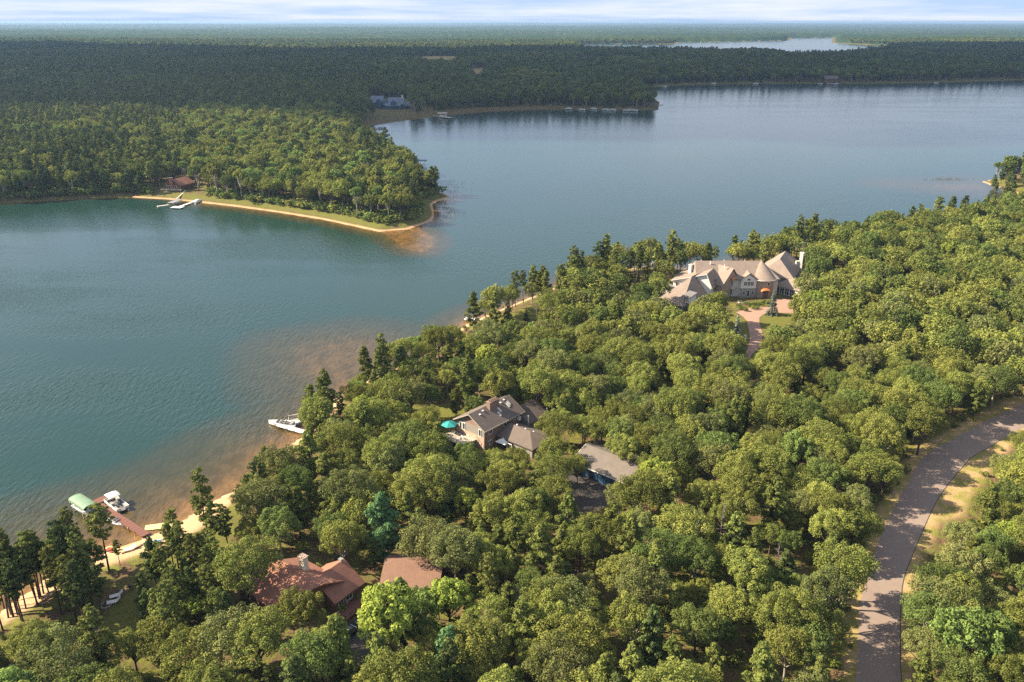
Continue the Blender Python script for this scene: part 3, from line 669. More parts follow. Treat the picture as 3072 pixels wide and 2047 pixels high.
# dead trees
DT = [(deadtree(s_, h_, sp_)) for s_, h_, sp_ in ((1, 12, 2.2), (2, 9, 1.6), (3, 13, 1.3))]
DT = [mkmesh('dead_tree', v, f, plain('dead_wood', (.30, .25, .21), .9, .3, 3)) for v, f in DT]
for i, (p_, k, s_, l_) in enumerate([(cl(1045, 1010), 2, 1.0, 'tall grey dead pine in the left pine cluster'), (cl(165, 1230), 0, .9, 'bare grey tree at the left edge among the pines'), (r7(945, 635), 2, .8, 'leaning dead trunk by the yellow shore grass'),
      (r5(1215, 1200), 1, 1.0, 'grey dead tree in the middle of the bottom wood'), (r7(1330, 390), 0, .7, 'leafless trunk left of the tall shore pines'), (P(1460, 640, 2), 2, .95, 'bare trunk standing before the shore deck'),
      (P(230, 1540, G), 1, 1.1, 'fallen-looking bare branches in the lower left wood'), (r5(1640, 1420), 1, .9, 'pale dead tree low at the bottom, right of centre'), (r6(1830, 990), 1, .9, 'grey dead crown to the right of the lane'), (P(1180, 700, 2), 1, .6, 'small dead tree at the edge of the shore grass'), (r6(620, 330), 1, .7, 'pale bare tree in the clearing before the lane bend'), (P(1650, 1260, G), 2, .9, 'slender dead tree in the wood between apron and lane'), (P(1780, 1330, G), 0, .7, 'bare grey tree midway between the bottom edge and the lane'), (P(1560, 1010, G), 1, .9, 'dead tree behind the blue-doored garage'), (P(1880, 1180, G), 0, .8, 'bare tree near the middle of the lane'), (P(1330, 930, G), 1, .8, 'dead tree between the dark-roofed house and the mansion wood'), (P(2050, 800, G), 2, .9, 'tall dead trunk in the wood right of the mansion'), (r5(590, 1200), 0, .8, 'bare brown tree between the yellow maples and blue-green pine')]):
    if NOFOREST: break
    o_ = ob('dead_tree', DT[k]); tag(o_, l_, 'dead tree', 'dead trees in the near wood'); o_.location = (p_[0], p_[1], G - .1); o_.scale = (s_,) * 3; o_.rotation_euler = (0, .05 * (i % 3), i)

# ---------------------------------------------------------------- the woods nobody could count
ng = bpy.data.node_groups
def scatter(name, label, rows, sources, cat='woodland'):
    """rows: x, y, z, scale, rot, index of the source mesh"""
    if not len(rows): return
    rows = np.array(rows, float)
    colln = bpy.data.collections.new(name + '_sources')
    for i, me_ in enumerate(sources): colln.objects.link(bpy.data.objects.new('%s_%03d' % (name, i), me_))
    pm = bpy.data.meshes.new(name); pm.vertices.add(len(rows)); pm.vertices.foreach_set('co', rows[:, :3].astype(np.float32).ravel())
    a = pm.attributes.new('scl', 'FLOAT', 'POINT'); a.data.foreach_set('value', rows[:, 3].astype(np.float32))
    a = pm.attributes.new('rot', 'FLOAT_VECTOR', 'POINT'); a.data.foreach_set('vector', np.stack([rows[:, 4] * 0, rows[:, 4] * 0, rows[:, 4]], 1).astype(np.float32).ravel())
    a = pm.attributes.new('idx', 'INT', 'POINT'); a.data.foreach_set('value', rows[:, 5].astype(np.int32))
    o_ = ob(name, pm); tag(o_, label, cat, kind='stuff')
    g = ng.new(name, 'GeometryNodeTree'); g.interface.new_socket('Geometry', in_out='INPUT', socket_type='NodeSocketGeometry'); g.interface.new_socket('Geometry', in_out='OUTPUT', socket_type='NodeSocketGeometry')
    gi, go = g.nodes.new('NodeGroupInput'), g.nodes.new('NodeGroupOutput'); ci = g.nodes.new('GeometryNodeCollectionInfo'); ci.inputs['Collection'].default_value = colln; ci.inputs['Separate Children'].default_value = True; ci.inputs['Reset Children'].default_value = True
    ip = g.nodes.new('GeometryNodeInstanceOnPoints'); ip.inputs['Pick Instance'].default_value = True
    def at(n_, ty_):
        q = g.nodes.new('GeometryNodeInputNamedAttribute'); q.data_type = ty_; q.inputs['Name'].default_value = n_; return q.outputs['Attribute']
    g.links.new(gi.outputs[0], ip.inputs['Points']); g.links.new(ci.outputs[0], ip.inputs['Instance']); g.links.new(at('idx', 'INT'), ip.inputs['Instance Index'])
    g.links.new(at('scl', 'FLOAT'), ip.inputs['Scale']); g.links.new(at('rot', 'FLOAT_VECTOR'), ip.inputs['Rotation']); g.links.new(ip.outputs[0], go.inputs[0])
    o_.modifiers.new('scatter', 'NODES').node_group = g
    return o_
def wm(*a): return tree_meshes(*a)[2]
if not NOFOREST:
    srcs, rows, rows2, srcs2 = {}, [], [], {}
    for i, t_ in rest:
        x, y, kind, tone, seed, s_, rot, l_, _h = t_
        lod = 0 if slant[i] < 260 else 1
        if Q(x, y, G)[1] > 1900 or not seen[i]: lod = 1
        key = (kind, tone, seed, lod); D, Rw = (srcs, rows) if FAM[kind] in ('oak_tree', 'maple_tree') else (srcs2, rows2)
        D.setdefault(key, len(D)); Rw.append((x, y, tz[i] - .05, s_, rot, D[key]))
    scatter('oak_woodland', 'mass of oak crowns filling the rest of the near shore wood', rows, [wm(*k) for k in srcs])
    scatter('pine_woodland', 'pines scattered through the farther part of the near wood', rows2, [wm(*k) for k in srcs2])
    # shrubs under the near trees
    gx, gy = grid(-130, 330, 70, 420, 3.6); ok = inpoly(NEARL, gx, gy); gx, gy = gx[ok], gy[ok]
    ok = (dist(NEARP, gx, gy, False) > 3.5) & footok(gx, gy, .8) & (np.sin(gx / 9) * np.sin(gy / 11) + rg.random(len(gx)) > .35)
    gx, gy = gx[ok], gy[ok]
    ok = ~sees(gx, gy, np.full(len(gx), G), np.full(len(gx), 2.), np.full(len(gx), 1.)); gx, gy = gx[ok], gy[ok]
    bs = [wm('bush', t_, s_, 0) for t_, s_ in (('olive', 1), ('golden', 2), ('deep', 3), ('maple', 1), ('autumn', 2), ('sage', 4))]
    scatter('undergrowth', 'low shrubs and saplings under the near trees', [(x, y, G - .05, .35 + .7 * rg.random(), rg.random() * 6.28, (0, 1, 2, 1, 5, 0, 3, 2, 0, 4)[int(rg.random() * 9.3)]) for x, y in zip(gx, gy)], bs, 'shrubs')

    # peninsula wood across the bay
    gx, gy = grid(-820, 10, 330, 1060, 6.6); ok = inpoly(PENL, gx, gy); gx, gy = gx[ok], gy[ok]
    d_ = dist(PENP, gx, gy, False); a_, b_ = Q(gx, gy, np.full(len(gx), G))
    so = (b_ > 440) & (a_ > 380)
    ok = (d_ > np.where(so, 8.5, 3.5)) & footok(gx, gy, 3) & ~((a_ > 1000) & (b_ > 444)) & ~((a_ > 425) & (a_ < 470) & (b_ > 436))
    gx, gy, a_, b_, d_ = gx[ok], gy[ok], a_[ok], b_[ok], d_[ok]
    ok = ~sees(gx, gy, np.full(len(gx), G), np.full(len(gx), 13.), np.full(len(gx), 3.5)); gx, gy, a_, b_, d_ = gx[ok], gy[ok], a_[ok], b_[ok], d_[ok]
    S3 = [('oak', 'golden', 1, 1), ('oak', 'olive', 2, 1), ('oak', 'bright', 3, 1), ('aspen', 'golden', 1, 1), ('aspen', 'bright', 2, 1), ('aspen', 'olive', 3, 1), ('oak', 'deep', 4, 1), ('pine', 'pine', 1, 1), ('pine', 'pinedark', 2, 1), ('jack', 'pinedark', 3, 1), ('maple', 'maple', 1, 1)]
    rows = []
    for x, y, q1, q2, d in zip(gx, gy, a_, b_, d_):
        v = rg.random()
        if q1 < 420 and q2 > 340: i = [6, 7, 8, 9, 1, 9][int(v * 6)]          # darker wood at the left
        elif q2 < 330 and q1 < 430: i = [7, 8, 7, 1, 0][int(v * 5)]
        elif q1 > 780 and q2 < 400: i = [9, 8, 6, 1, 0, 7][int(v * 6)]
        elif d < 25 and q1 > 900: i = [9, 7, 1, 3, 8, 0][int(v * 6)]
        else: i = [0, 1, 0, 3, 5, 2, 0, 4, 1, 3, 6, 8, 10, 0][int(v * 14)] if v < .985 else 10
        rows.append((x, y, G - .1, .88 + .45 * rg.random(), rg.random() * 6.28, i))
    scatter('peninsula_wood', 'mixed light green wood covering the peninsula across the bay', rows, [wm(*k) for k in S3])

    gx, gy = grid(-420, 10, 330, 560, 3.0); ok = inpoly(PENL, gx, gy); gx, gy = gx[ok], gy[ok]; d_ = dist(PENP, gx, gy, False); a_, b_ = Q(gx, gy, np.full(len(gx), G))
    so = (b_ > 440) & (a_ > 380); ok = (d_ > np.where(so, 6.5, 3)) & (d_ < 24) & footok(gx, gy, 2) & ~((a_ > 350) & (a_ < 475) & (b_ > 410)) & ((a_ < 1000) | (b_ < 444)); gx, gy = gx[ok], gy[ok]
    scatter('shore_shrubs', 'leafy shrubs under the trees along the peninsula shore', [(x, y, G - .2, .8 + 1.5 * rg.random() ** 1.5, rg.random() * 6.28, int(rg.random() * 4.99)) for x, y in zip(gx, gy)], [wm('bush', t_, s_, 1) for t_, s_ in (('olive', 1), ('golden', 2), ('deep', 3), ('bright', 1), ('deep', 4))], 'shrubs')

    # main land behind the bay, pines in a plantation on the left
    S4 = [('pine', 'pinedark', 1, 2), ('pine', 'pine', 2, 2), ('jack', 'pinedark', 3, 2), ('oak', 'deep', 1, 2), ('oak', 'olive', 2, 2), ('oak', 'deep', 3, 2), ('oak', 'sage', 4, 2), ('maple', 'maple', 1, 2), ('spruce', 'pinedark', 1, 2), ('aspen', 'deep', 2, 2), ('oak', 'autumn', 5, 2), ('oak', 'golden', 3, 2), ('aspen', 'olive', 1, 2), ('pine', 'pine', 4, 2)]
    m4 = [wm(*k) for k in S4]
    def mainland(y0, y1, s, hs):
        gx, gy = grid(-1.02 * y1, .98 * y1, y0, y1, s); ok = (np.abs(gx) < .78 * gy + 60) & ~inpoly(NEARL, gx, gy) & ~inpoly(PENL, gx, gy)
        gx, gy = gx[ok], gy[ok]; sw_ = water(gx, gy); ok = (sw_ < -(4 + s * .3)); gx, gy, sw_ = gx[ok], gy[ok], sw_[ok]
        ok = footok(gx, gy, 2) & (sd(MARSH, gx, gy) < 0); gx, gy, sw_ = gx[ok], gy[ok], sw_[ok]
        z_ = gz(gx, gy, sw_); ok = ~sees(gx, gy, z_, np.full(len(gx), 16.), np.full(len(gx), 3.))
        gx, gy, z_ = gx[ok], gy[ok], z_[ok]; a_, b_ = Q(gx, gy, z_)
        n1 = np.sin(gx / 83 + 1) * np.sin(gy / 140 + .5) + .6 * np.sin(gx / 310 - gy / 260); r_ = []
        for x, y, z, q1, q2, n_ in zip(gx, gy, z_, a_, b_, n1):
            v = rg.random()
            plant = (q1 < 860 and q2 > 150 and q2 < 340) and not (q1 < 360 and 175 < q2 < 206)
            if plant: i = ([0, 1, 0] if math.sin(x / 150 + y / 90) > -.2 else [1, 13, 0])[int(v * 3)]
            elif n_ > .45: i = [0, 2, 8, 3, 1, 4][int(v * 6)]
            elif n_ < -.4: i = [4, 11, 12, 9, 11, 4][int(v * 6)]
            else: i = [3, 5, 3, 9, 4, 6, 4, 8, 5, 0, 10][int(v * 10.01)]
            if not plant and rg.random() < .012: i = 7
            sc_ = (.92 + .16 * rg.random() if plant else .75 + .5 * rg.random()) * hs
            r_.append((x, y, z - .3, sc_, rg.random() * 6.28, i))
        return r_
    rows = mainland(430, 900, 6.2, 1.0) + mainland(900, 1500, 7.6, 1.12)
    scatter('mainland_forest', 'dark pine and oak forest on the land behind the bay', rows, m4)
    rows = mainland(1500, 2700, 10.0, 1.25) + mainland(2700, 4200, 13, 1.3)
    scatter('distant_forest', 'dark blue-green forest stretching away behind the lakes', rows, m4)
print('trees', len(trees), 'solo', len(solo))
# closed canopy past the last separate crowns
X, Y, Fc = polar(3300, 40000, .012, R(.16), R(-42), R(42))
sw = water(X, Y); Z = gz(X, Y, sw); rs_ = np.random.default_rng(5)
cz = np.clip((-sw - 12) / 25, 0, 1); rr_ = np.hypot(X, Y)
Zc = Z + cz * (15 + rs_.normal(size=X.shape) * 3.2) - (1 - cz) * 3 + np.clip((rr_ - 9000) / 12000, 0, 1) * (14 * np.sin(X / 2600 + 1) * np.sin(Y / 3100) + 10)
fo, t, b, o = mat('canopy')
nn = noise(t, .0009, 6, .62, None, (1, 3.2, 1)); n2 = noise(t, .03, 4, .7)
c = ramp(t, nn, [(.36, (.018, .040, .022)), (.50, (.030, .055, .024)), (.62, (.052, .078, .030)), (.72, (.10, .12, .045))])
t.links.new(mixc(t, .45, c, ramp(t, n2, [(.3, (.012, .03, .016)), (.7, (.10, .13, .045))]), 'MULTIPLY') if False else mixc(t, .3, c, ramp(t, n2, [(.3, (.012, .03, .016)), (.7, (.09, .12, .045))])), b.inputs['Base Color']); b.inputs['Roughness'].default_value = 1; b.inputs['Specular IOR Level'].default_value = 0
if not NOFOREST: tag(ob('horizon_forest', mkmesh('horizon_forest', np.stack([X, Y, Zc], 1), Fc, fo)), 'hazy unbroken forest reaching the horizon', 'woodland', kind='stuff')

# clouds high on the left whose shade lies over the forest behind the bay
cm_, t, b, o = mat('cloud'); b.inputs['Base Color'].default_value = (.9, .9, .92, 1); b.inputs['Roughness'].default_value = 1
rc = np.random.default_rng(4); CV, CF = [], []
AL = 3000.0; off = AL / math.tan(SUN_EL)
k1_, k2_ = 14, 8
for gx_ in np.arange(-2900, 2300, 330.):
    for gy_ in np.arange(1220, 3500, 330.):
        x_, y_ = gx_ + rc.normal() * 60, gy_ + rc.normal() * 60; r_ = 300 + 90 * rc.random()
        if y_ < 1050 + 90 * math.sin(x_ / 420) + (200 if x_ < -500 else 0): r_ *= .75
        if (gy_ > 2700 and rc.random() < .4) or (gy_ > 1500 and rc.random() < .16) or (gx_ < -450 and gy_ < 1500 and rc.random() < .75): continue
        cx_, cy_ = x_ - off * .995, y_ + off * .1; cz_ = AL + rc.normal() * 25; n0 = len(CV)
        for i in range(k2_ + 1):
            ph = -math.pi / 2 + math.pi * i / k2_
            for j in range(k1_):
                th = j * 2 * math.pi / k1_; q_ = 1 + .12 * rc.normal()
                CV.append((cx_ + r_ * math.cos(ph) * math.cos(th) * q_, cy_ + r_ * math.cos(ph) * math.sin(th) * q_, cz_ + r_ * (.25 if ph < 0 else .5) * math.sin(ph)))
        for i in range(k2_):
            for j in range(k1_): CF.append((n0 + i * k1_ + j, n0 + i * k1_ + (j + 1) % k1_, n0 + (i + 1) * k1_ + (j + 1) % k1_, n0 + (i + 1) * k1_ + j))
tag(ob('clouds', mkmesh('clouds', CV, np.array(CF), cm_, smooth=True)), 'bank of flat white clouds high above the left horizon', 'clouds', kind='structure')
# ---------------------------------------------------------------- building kit
class MB:
    def __init__(s): s.V, s.F = [], []
    def add(s, V, F_): n = len(s.V); s.V += [tuple(v) for v in V]; s.F += [tuple(i + n for i in f) for f in F_]; return s
    def box(s, x0, x1, y0, y1, z0, z1): return s.add([(x, y, z) for x in (x0, x1) for y in (y0, y1) for z in (z0, z1)], [(0,1,3,2),(4,6,7,5),(0,4,5,1),(2,3,7,6),(0,2,6,4),(1,5,7,3)])
    def bar(s, a, b, w_=.1, h_=None):
        a, b = mathutils.Vector(a), mathutils.Vector(b); d = (b - a); L = d.length; d.normalize(); h_ = h_ or w_
        u = d.cross(mathutils.Vector((0, 0, 1))); u = mathutils.Vector((1, 0, 0)) if u.length < .01 else u.normalized(); v = u.cross(d)
        return s.add([tuple(p + u * i * w_ / 2 + v * j * h_ / 2) for p in (a, b) for i, j in ((-1, -1), (1, -1), (1, 1), (-1, 1))], [(0,1,2,3),(7,6,5,4),(0,4,5,1),(1,5,6,2),(2,6,7,3),(3,7,4,0)])
    def cyl(s, c, r0, r1, h_, k=12, ry=None, cap=True, top=None):
        x, y, z = c; tx_, ty_ = top or (x, y); n = len(s.V); ry = ry or 1
        s.V += [(x + r0 * math.cos(i * 6.2832 / k), y + r0 * ry * math.sin(i * 6.2832 / k), z) for i in range(k)] + [(tx_ + r1 * math.cos(i * 6.2832 / k), ty_ + r1 * ry * math.sin(i * 6.2832 / k), z + h_) for i in range(k)]
        s.F += [(n + i, n + (i + 1) % k, n + k + (i + 1) % k, n + k + i) for i in range(k)]
        if cap: s.F += [tuple(n + k + i for i in range(k)), tuple(n + k - 1 - i for i in range(k))]
        return s
    def loft(s, rings, close=True):      # list of equal-length rings
        k = len(rings[0]); n = len(s.V)
        for r_ in rings: s.V += [tuple(p) for p in r_]
        for j in range(len(rings) - 1):
            for i in range(k if close else k - 1): s.F.append((n + j * k + i, n + j * k + (i + 1) % k, n + (j + 1) * k + (i + 1) % k, n + (j + 1) * k + i))
        if close: s.F += [tuple(n + i for i in range(k))[::-1], tuple(n + (len(rings) - 1) * k + i for i in range(k))]
        return s
    def slab(s, poly, th):               # polygon in space with thickness straight down
        k = len(poly); n = len(s.V); s.V += [tuple(p) for p in poly] + [(p[0], p[1], p[2] - th) for p in poly]
        s.F += [tuple(n + i for i in range(k)), tuple(n + k + i for i in range(k))[::-1]] + [(n + i, n + k + i, n + k + (i + 1) % k, n + (i + 1) % k) for i in range(k)]
        return s
    def build(s, name, m, parent=None, smooth=False, loc=None, rz=0):
        me = mkmesh(name, np.array(s.V, float), [tuple(f) for f in s.F], m, smooth=smooth)
        import bmesh
        bm = bmesh.new(); bm.from_mesh(me); bmesh.ops.recalc_face_normals(bm, faces=bm.faces); bm.to_mesh(me); bm.free()
        o_ = ob(name, me, parent)
        if loc: o_.location = loc
        o_.rotation_euler = (0, 0, rz); return o_
def part(o_, lab_): o_['label'] = lab_; return o_
def shingle(name, a, b_, sc_=1.0):
    m, t, b, o = mat(name)
    br = t.nodes.new('ShaderNodeTexBrick'); br.inputs['Scale'].default_value = 1.6 * sc_; br.inputs['Brick Width'].default_value = .7; br.inputs['Row Height'].default_value = .28
    br.inputs['Color1'].default_value = (*a, 1); br.inputs['Color2'].default_value = (*b_, 1); br.inputs['Mortar'].default_value = tuple(x * .72 for x in a) + (1,); br.inputs['Mortar Size'].default_value = .012
    g = t.nodes.new('ShaderNodeTexCoord'); t.links.new(g.outputs['Object'], br.inputs[0])
    n1 = noise(t, .5, 6, .7); c = mixc(t, .55, br.outputs[0], ramp(t, n1, [(.3, tuple(x * .72 for x in a)), (.7, tuple(min(1, x * 1.22) for x in b_))]))
    c = mixc(t, .35, c, ramp(t, noise(t, 6, 4, .7), [(.3, tuple(x * .6 for x in a)), (.7, tuple(min(1, x * 1.35) for x in b_))]))
    t.links.new(c, b.inputs['Base Color']); b.inputs['Roughness'].default_value = .9; bump(t, b, n1, .2, .05); return m
def brick(name, a, b_, mo, sc_=2.2):
    m, t, b, o = mat(name)
    br = t.nodes.new('ShaderNodeTexBrick'); br.inputs['Scale'].default_value = sc_; br.inputs['Color1'].default_value = (*a, 1); br.inputs['Color2'].default_value = (*b_, 1); br.inputs['Mortar'].default_value = (*mo, 1)
    g = t.nodes.new('ShaderNodeTexCoord'); mp_ = t.nodes.new('ShaderNodeMapping'); mp_.inputs['Rotation'].default_value = (R(90), 0, R(30)); t.links.new(g.outputs['Object'], mp_.inputs[0]); t.links.new(mp_.outputs[0], br.inputs[0])
    t.links.new(mixc(t, .4, br.outputs[0], ramp(t, noise(t, 1.2, 5, .7), [(.3, tuple(x * .6 for x in a)), (.7, tuple(min(1, x * 1.3) for x in b_))])), b.inputs['Base Color']); b.inputs['Roughness'].default_value = .85; return m
M = dict(
 tanroof=shingle('tan_shingle', (.215, .165, .135), (.29, .225, .19)), greyroof=shingle('grey_shingle', (.115, .088, .076), (.16, .125, .108)), redroof=shingle('red_shingle', (.235, .10, .064), (.35, .162, .112)),
 brownroof=shingle('brown_shingle', (.20, .11, .076), (.26, .148, .105)), blueroof=shingle('slate_shingle', (.11, .14, .19), (.17, .20, .26)), smallgrey=shingle('dark_shingle', (.14, .13, .13), (.2, .185, .18)),
 stone=brick('field_stone', (.30, .20, .15), (.42, .32, .25), (.35, .30, .25), 1.6), pinkbrick=brick('pink_brick', (.42, .28, .21), (.52, .36, .28), (.5, .42, .36)), brownbrick=brick('brown_brick', (.20, .12, .09), (.27, .17, .13), (.25, .2, .17)),
 creambrick=brick('cream_brick', (.62, .52, .40), (.72, .62, .50), (.6, .54, .45)), redbrick=brick('red_brick', (.30, .10, .08), (.36, .14, .11), (.3, .2, .17)),
 white=plain('white_paint', (.78, .76, .72), .5, .08), stucco=plain('cream_stucco', (.60, .56, .50), .8, .12), greywall=plain('grey_siding', (.30, .29, .28), .8, .15), taupe=plain('taupe_siding', (.27, .245, .225), .8, .15),
 glass=plain('window_glass', (.03, .04, .055), .12, .3, 1.5), orange=plain('copper_awning', (.48, .18, .07), .45, .2), woodb=plain('brown_wood', (.20, .10, .055), .8, .35, 5), woodr=plain('red_deck_boards', (.20, .082, .058), .75, .35, 4),
 woodg=plain('weathered_boards', (.46, .40, .33), .85, .25, 5), blue=plain('blue_door', (.035, .10, .17), .45, .2, 2), black=plain('black_rubber', (.02, .02, .022), .5, .3), navy=plain('navy_canvas', (.03, .07, .15), .7, .2),
 green=plain('green_canvas', (.19, .30, .20), .7, .12, 1.2), teal=plain('teal_canvas', (.02, .30, .31), .7, .12), hull=plain('white_gelcoat', (.82, .81, .79), .25, .06), alu=plain('aluminium', (.62, .62, .62), .35, .15, 3, .6), seat=plain('grey_vinyl', (.38, .36, .35), .6, .3, 5),
 tanseat=plain('tan_vinyl', (.50, .40, .32), .6, .25, 5), deckgrey=plain('grey_boat_carpet', (.16, .155, .16), .9, .3), kay=plain('pale_blue_plastic', (.10, .42, .66), .35, .1), yellow=plain('pale_yellow_foam', (.80, .72, .30), .7, .12, 2), red=plain('red_vinyl', (.55, .10, .06), .5, .1), cyan=plain('light_blue_plastic', (.07, .32, .62), .4, .2), steel=plain('galvanised_pipe', (.45, .45, .46), .4, .2, 3, .7),
 carpaint=plain('dark_green_car_paint', (.012, .022, .02), .18, .1), rock=plain('rock', (.45, .38, .32), .9, .35, 3), tyre=plain('tyre_rubber', (.02, .02, .02), .9, .2), chrome=plain('bright_trim', (.7, .7, .7), .2, .1, 3, .8), log=plain('log', (.16, .10, .06), .9, .4, 5), solar=plain('dark_interior', (.015, .013, .012), .9, .2))
def xf(pts, ox, oy, a):
    c_, s_ = math.cos(a), math.sin(a); return [(ox + x * c_ - y * s_, oy + x * s_ + y * c_, z) for x, y, z in pts]
def block(root, x0, x1, y0, y1, ze, zr, roofm, wallm, o=(0, 0), a=0, hip=(0, 0), over=.6, zb=-.3, yr=None, wall=True, th=.24, fascia=None, oe=None):
    """ridge along local x; walls from zb to ze, ridge at zr; hip = inset of the ridge ends"""
    ym = (y0 + y1) / 2 if yr is None else yr; f = lambda p: xf(p, *o, a)
    if wall:
        m = MB(); b_ = [(x0, y0), (x1, y0), (x1, y1), (x0, y1)]
        vs = [(x, y, zb) for x, y in b_] + [(x, y, ze - .05) for x, y in b_]; fs = [(0,1,5,4),(1,2,6,5),(2,3,7,6),(3,0,4,7),(3,2,1,0),(4,5,6,7)]
        m.add(f(vs), fs)
        k_ = (zr - ze)
        if hip[0] == 0: m.add(f([(x0, y0, ze - .05), (x0, y1, ze - .05), (x0, ym, zr - .3), (x0 + .2, y0, ze - .05), (x0 + .2, y1, ze - .05), (x0 + .2, ym, zr - .3)]), [(0, 1, 2), (3, 5, 4), (0, 2, 5, 3), (1, 4, 5, 2)])
        if hip[1] == 0: m.add(f([(x1, y0, ze - .05), (x1, y1, ze - .05), (x1, ym, zr - .3), (x1 - .2, y0, ze - .05), (x1 - .2, y1, ze - .05), (x1 - .2, ym, zr - .3)]), [(0, 1, 2), (3, 5, 4), (0, 2, 5, 3), (1, 4, 5, 2)])
        m.build('wall', wallm, root)
    m = MB(); s0 = (zr - ze) / (ym - y0); s1 = (zr - ze) / (y1 - ym)
    yo0, yo1 = y0 - over, y1 + over; z0_, z1_ = ze - over * s0, ze - over * s1
    X0, X1 = x0 - over, x1 + over; r0, r1 = (X0 if hip[0] == 0 else x0 + hip[0]), (X1 if hip[1] == 0 else x1 - hip[1])
    zl = min(z0_, z1_)
    A, B, Cc, D = (X0, yo0, z0_), (X1, yo0, z0_), (X1, yo1, z1_), (X0, yo1, z1_); Ra, Rb = (r0, ym, zr), (r1, ym, zr)
    def lift(poly): return f([(x, y, z + th) for x, y, z in poly])
    m.slab(lift([A, B, Rb, Ra]), th); m.slab(lift([Cc, D, Ra, Rb]), th)
    if hip[0]: m.slab(lift([D, A, Ra]), th)
    if hip[1]: m.slab(lift([B, Cc, Rb]), th)
    rf = m.build('roof', roofm, root)
    if fascia:
        q = MB(); e = .03
        up = lambda p_, dx, dy: (p_[0] + dx, p_[1] + dy, p_[2] + th * .5)
        for p_, p2, dx, dy in ((A, B, 0, -e), (Cc, D, 0, e)): q.bar(*f([up(p_, dx, dy), up(p2, dx, dy)]), .08, th * .95)
        if hip[0] == 0: [q.bar(*f([up(p_, -e, 0), up(Ra, -e, 0)]), .08, th * .95) for p_ in (A, D)]
        if hip[1] == 0: [q.bar(*f([up(p_, e, 0), up(Rb, e, 0)]), .08, th * .95) for p_ in (B, Cc)]
        q.build('fascia', fascia, root)
    return rf
def window(root, x, y, z, wd, ht, ang, cols=1, rows=1, fm=None, pm_=None, name='window', fw=.12, arch=False):
    """a framed window centred at x, y, z in the root's frame; ang = direction the wall runs along"""
    fm, pm_ = fm or M['white'], pm_ or M['glass']; r_ = empty(name, (x, y, z), ang, None, None); r_.parent = root
    bpy.data.objects.remove(r_)
    m = MB(); t_ = .10
    for sx in (-1, 1): m.box(sx * wd / 2 - fw / 2, sx * wd / 2 + fw / 2, -t_, .02, -ht / 2 - fw / 2, ht / 2 + fw / 2)
    for sz in (-1, 1): m.box(-wd / 2 + fw / 2, wd / 2 - fw / 2, -t_, .02, sz * ht / 2 - fw / 2, sz * ht / 2 + fw / 2)
    for i in range(1, cols): m.box(-wd / 2 + wd * i / cols - .04, -wd / 2 + wd * i / cols + .04, -t_ + .015, .02, -ht / 2 + fw / 2, ht / 2 - fw / 2)
    for j in range(1, rows): m.box(-wd / 2 + fw / 2, wd / 2 - fw / 2, -t_ + .02, .02, -ht / 2 + ht * j / rows - .03, -ht / 2 + ht * j / rows + .03)
    fr = m.build(name, fm, root); fr.location = (x, y, z); fr.rotation_euler = (0, 0, ang)
    MB().box(-wd / 2 + fw / 2 + .01, wd / 2 - fw / 2 - .01, -.04, .03, -ht / 2 + fw / 2 + .01, ht / 2 - fw / 2 - .01).build('pane', pm_, fr)
    return fr
def chimney(root, x, y, z0, z1, wx, wy, m_, a=0, pots=0, capm=None):
    q = MB().add(xf([(sx * wx / 2, sy * wy / 2, z) for sx in (-1, 1) for sy in (-1, 1) for z in (z0, z1)], x, y, a), [(0,1,3,2),(4,6,7,5),(0,4,5,1),(2,3,7,6),(0,2,6,4),(1,5,7,3)])
    ch = q.build('chimney', m_, root)
    k_ = MB().add(xf([(sx * (wx / 2 + .12), sy * (wy / 2 + .12), z) for sx in (-1, 1) for sy in (-1, 1) for z in (z1 + .002, z1 + .18)], x, y, a), [(0,1,3,2),(4,6,7,5),(0,4,5,1),(2,3,7,6),(0,2,6,4),(1,5,7,3)])
    k_.build('chimney_cap', capm or M['stucco'], ch)
    for i in range(pots):
        px_ = xf([((i - (pots - 1) / 2) * wx / max(pots, 1) * .9, 0, 0)], x, y, a)[0]
        MB().cyl((px_[0], px_[1], z1 + .18), .2, .17, .55, 8).build('chimney_pot', M['brownbrick'] if m_ is not M['stucco'] else M['stucco'], ch)
    return ch
def angof(p, q): return math.atan2(q[1] - p[1], q[0] - p[0])
def tolocal(root_xy, a, p): dx, dy = p[0] - root_xy[0], p[1] - root_xy[1]; return (dx * math.cos(a) + dy * math.sin(a), -dx * math.sin(a) + dy * math.cos(a))

# ---------------------------------------------------------------- the dark-roofed house in the middle
b5 = C(1300, 1150, 5.8075)
E1, E2 = b5(895, 830, 8.1), b5(1580, 480, 8.1); ang = angof(E1, E2); L_ = math.hypot(E2[0] - E1[0], E2[1] - E1[1])
hs = empty('house', (E1[0], E1[1], G), ang, 'two-storey brick house with a dark grey-brown gable roof and wide chimney, among trees', 'house')
u_ = (math.cos(ang), math.sin(ang)); n_ = (-u_[1], u_[0]); Dp = 10.4
block(hs, .6, L_ - .6, .6, Dp - .6, 5.6, 8.2, M['greyroof'], M['brownbrick'], over=.75, fascia=M['woodg'])
MB().box(.42, .6, .65, Dp - .65, -.3, 3.3).build('brick_facing', M['pinkbrick'], hs)
MB().box(.50, .6, .62, Dp - .62, 3.302, 5.5).build('siding', M['taupe'], hs)
wl = -math.pi / 2
for y_, z_, wd_ in ((2.0, 4.2, .8), (7.4, 4.25, .8), (8.5, 4.25, .8)): window(hs, .47, y_, z_, wd_, 1.8, wl, 1, 1)
window(hs, .40, 6.5, 1.5, 1.5, 1.5, wl, 2, 1)
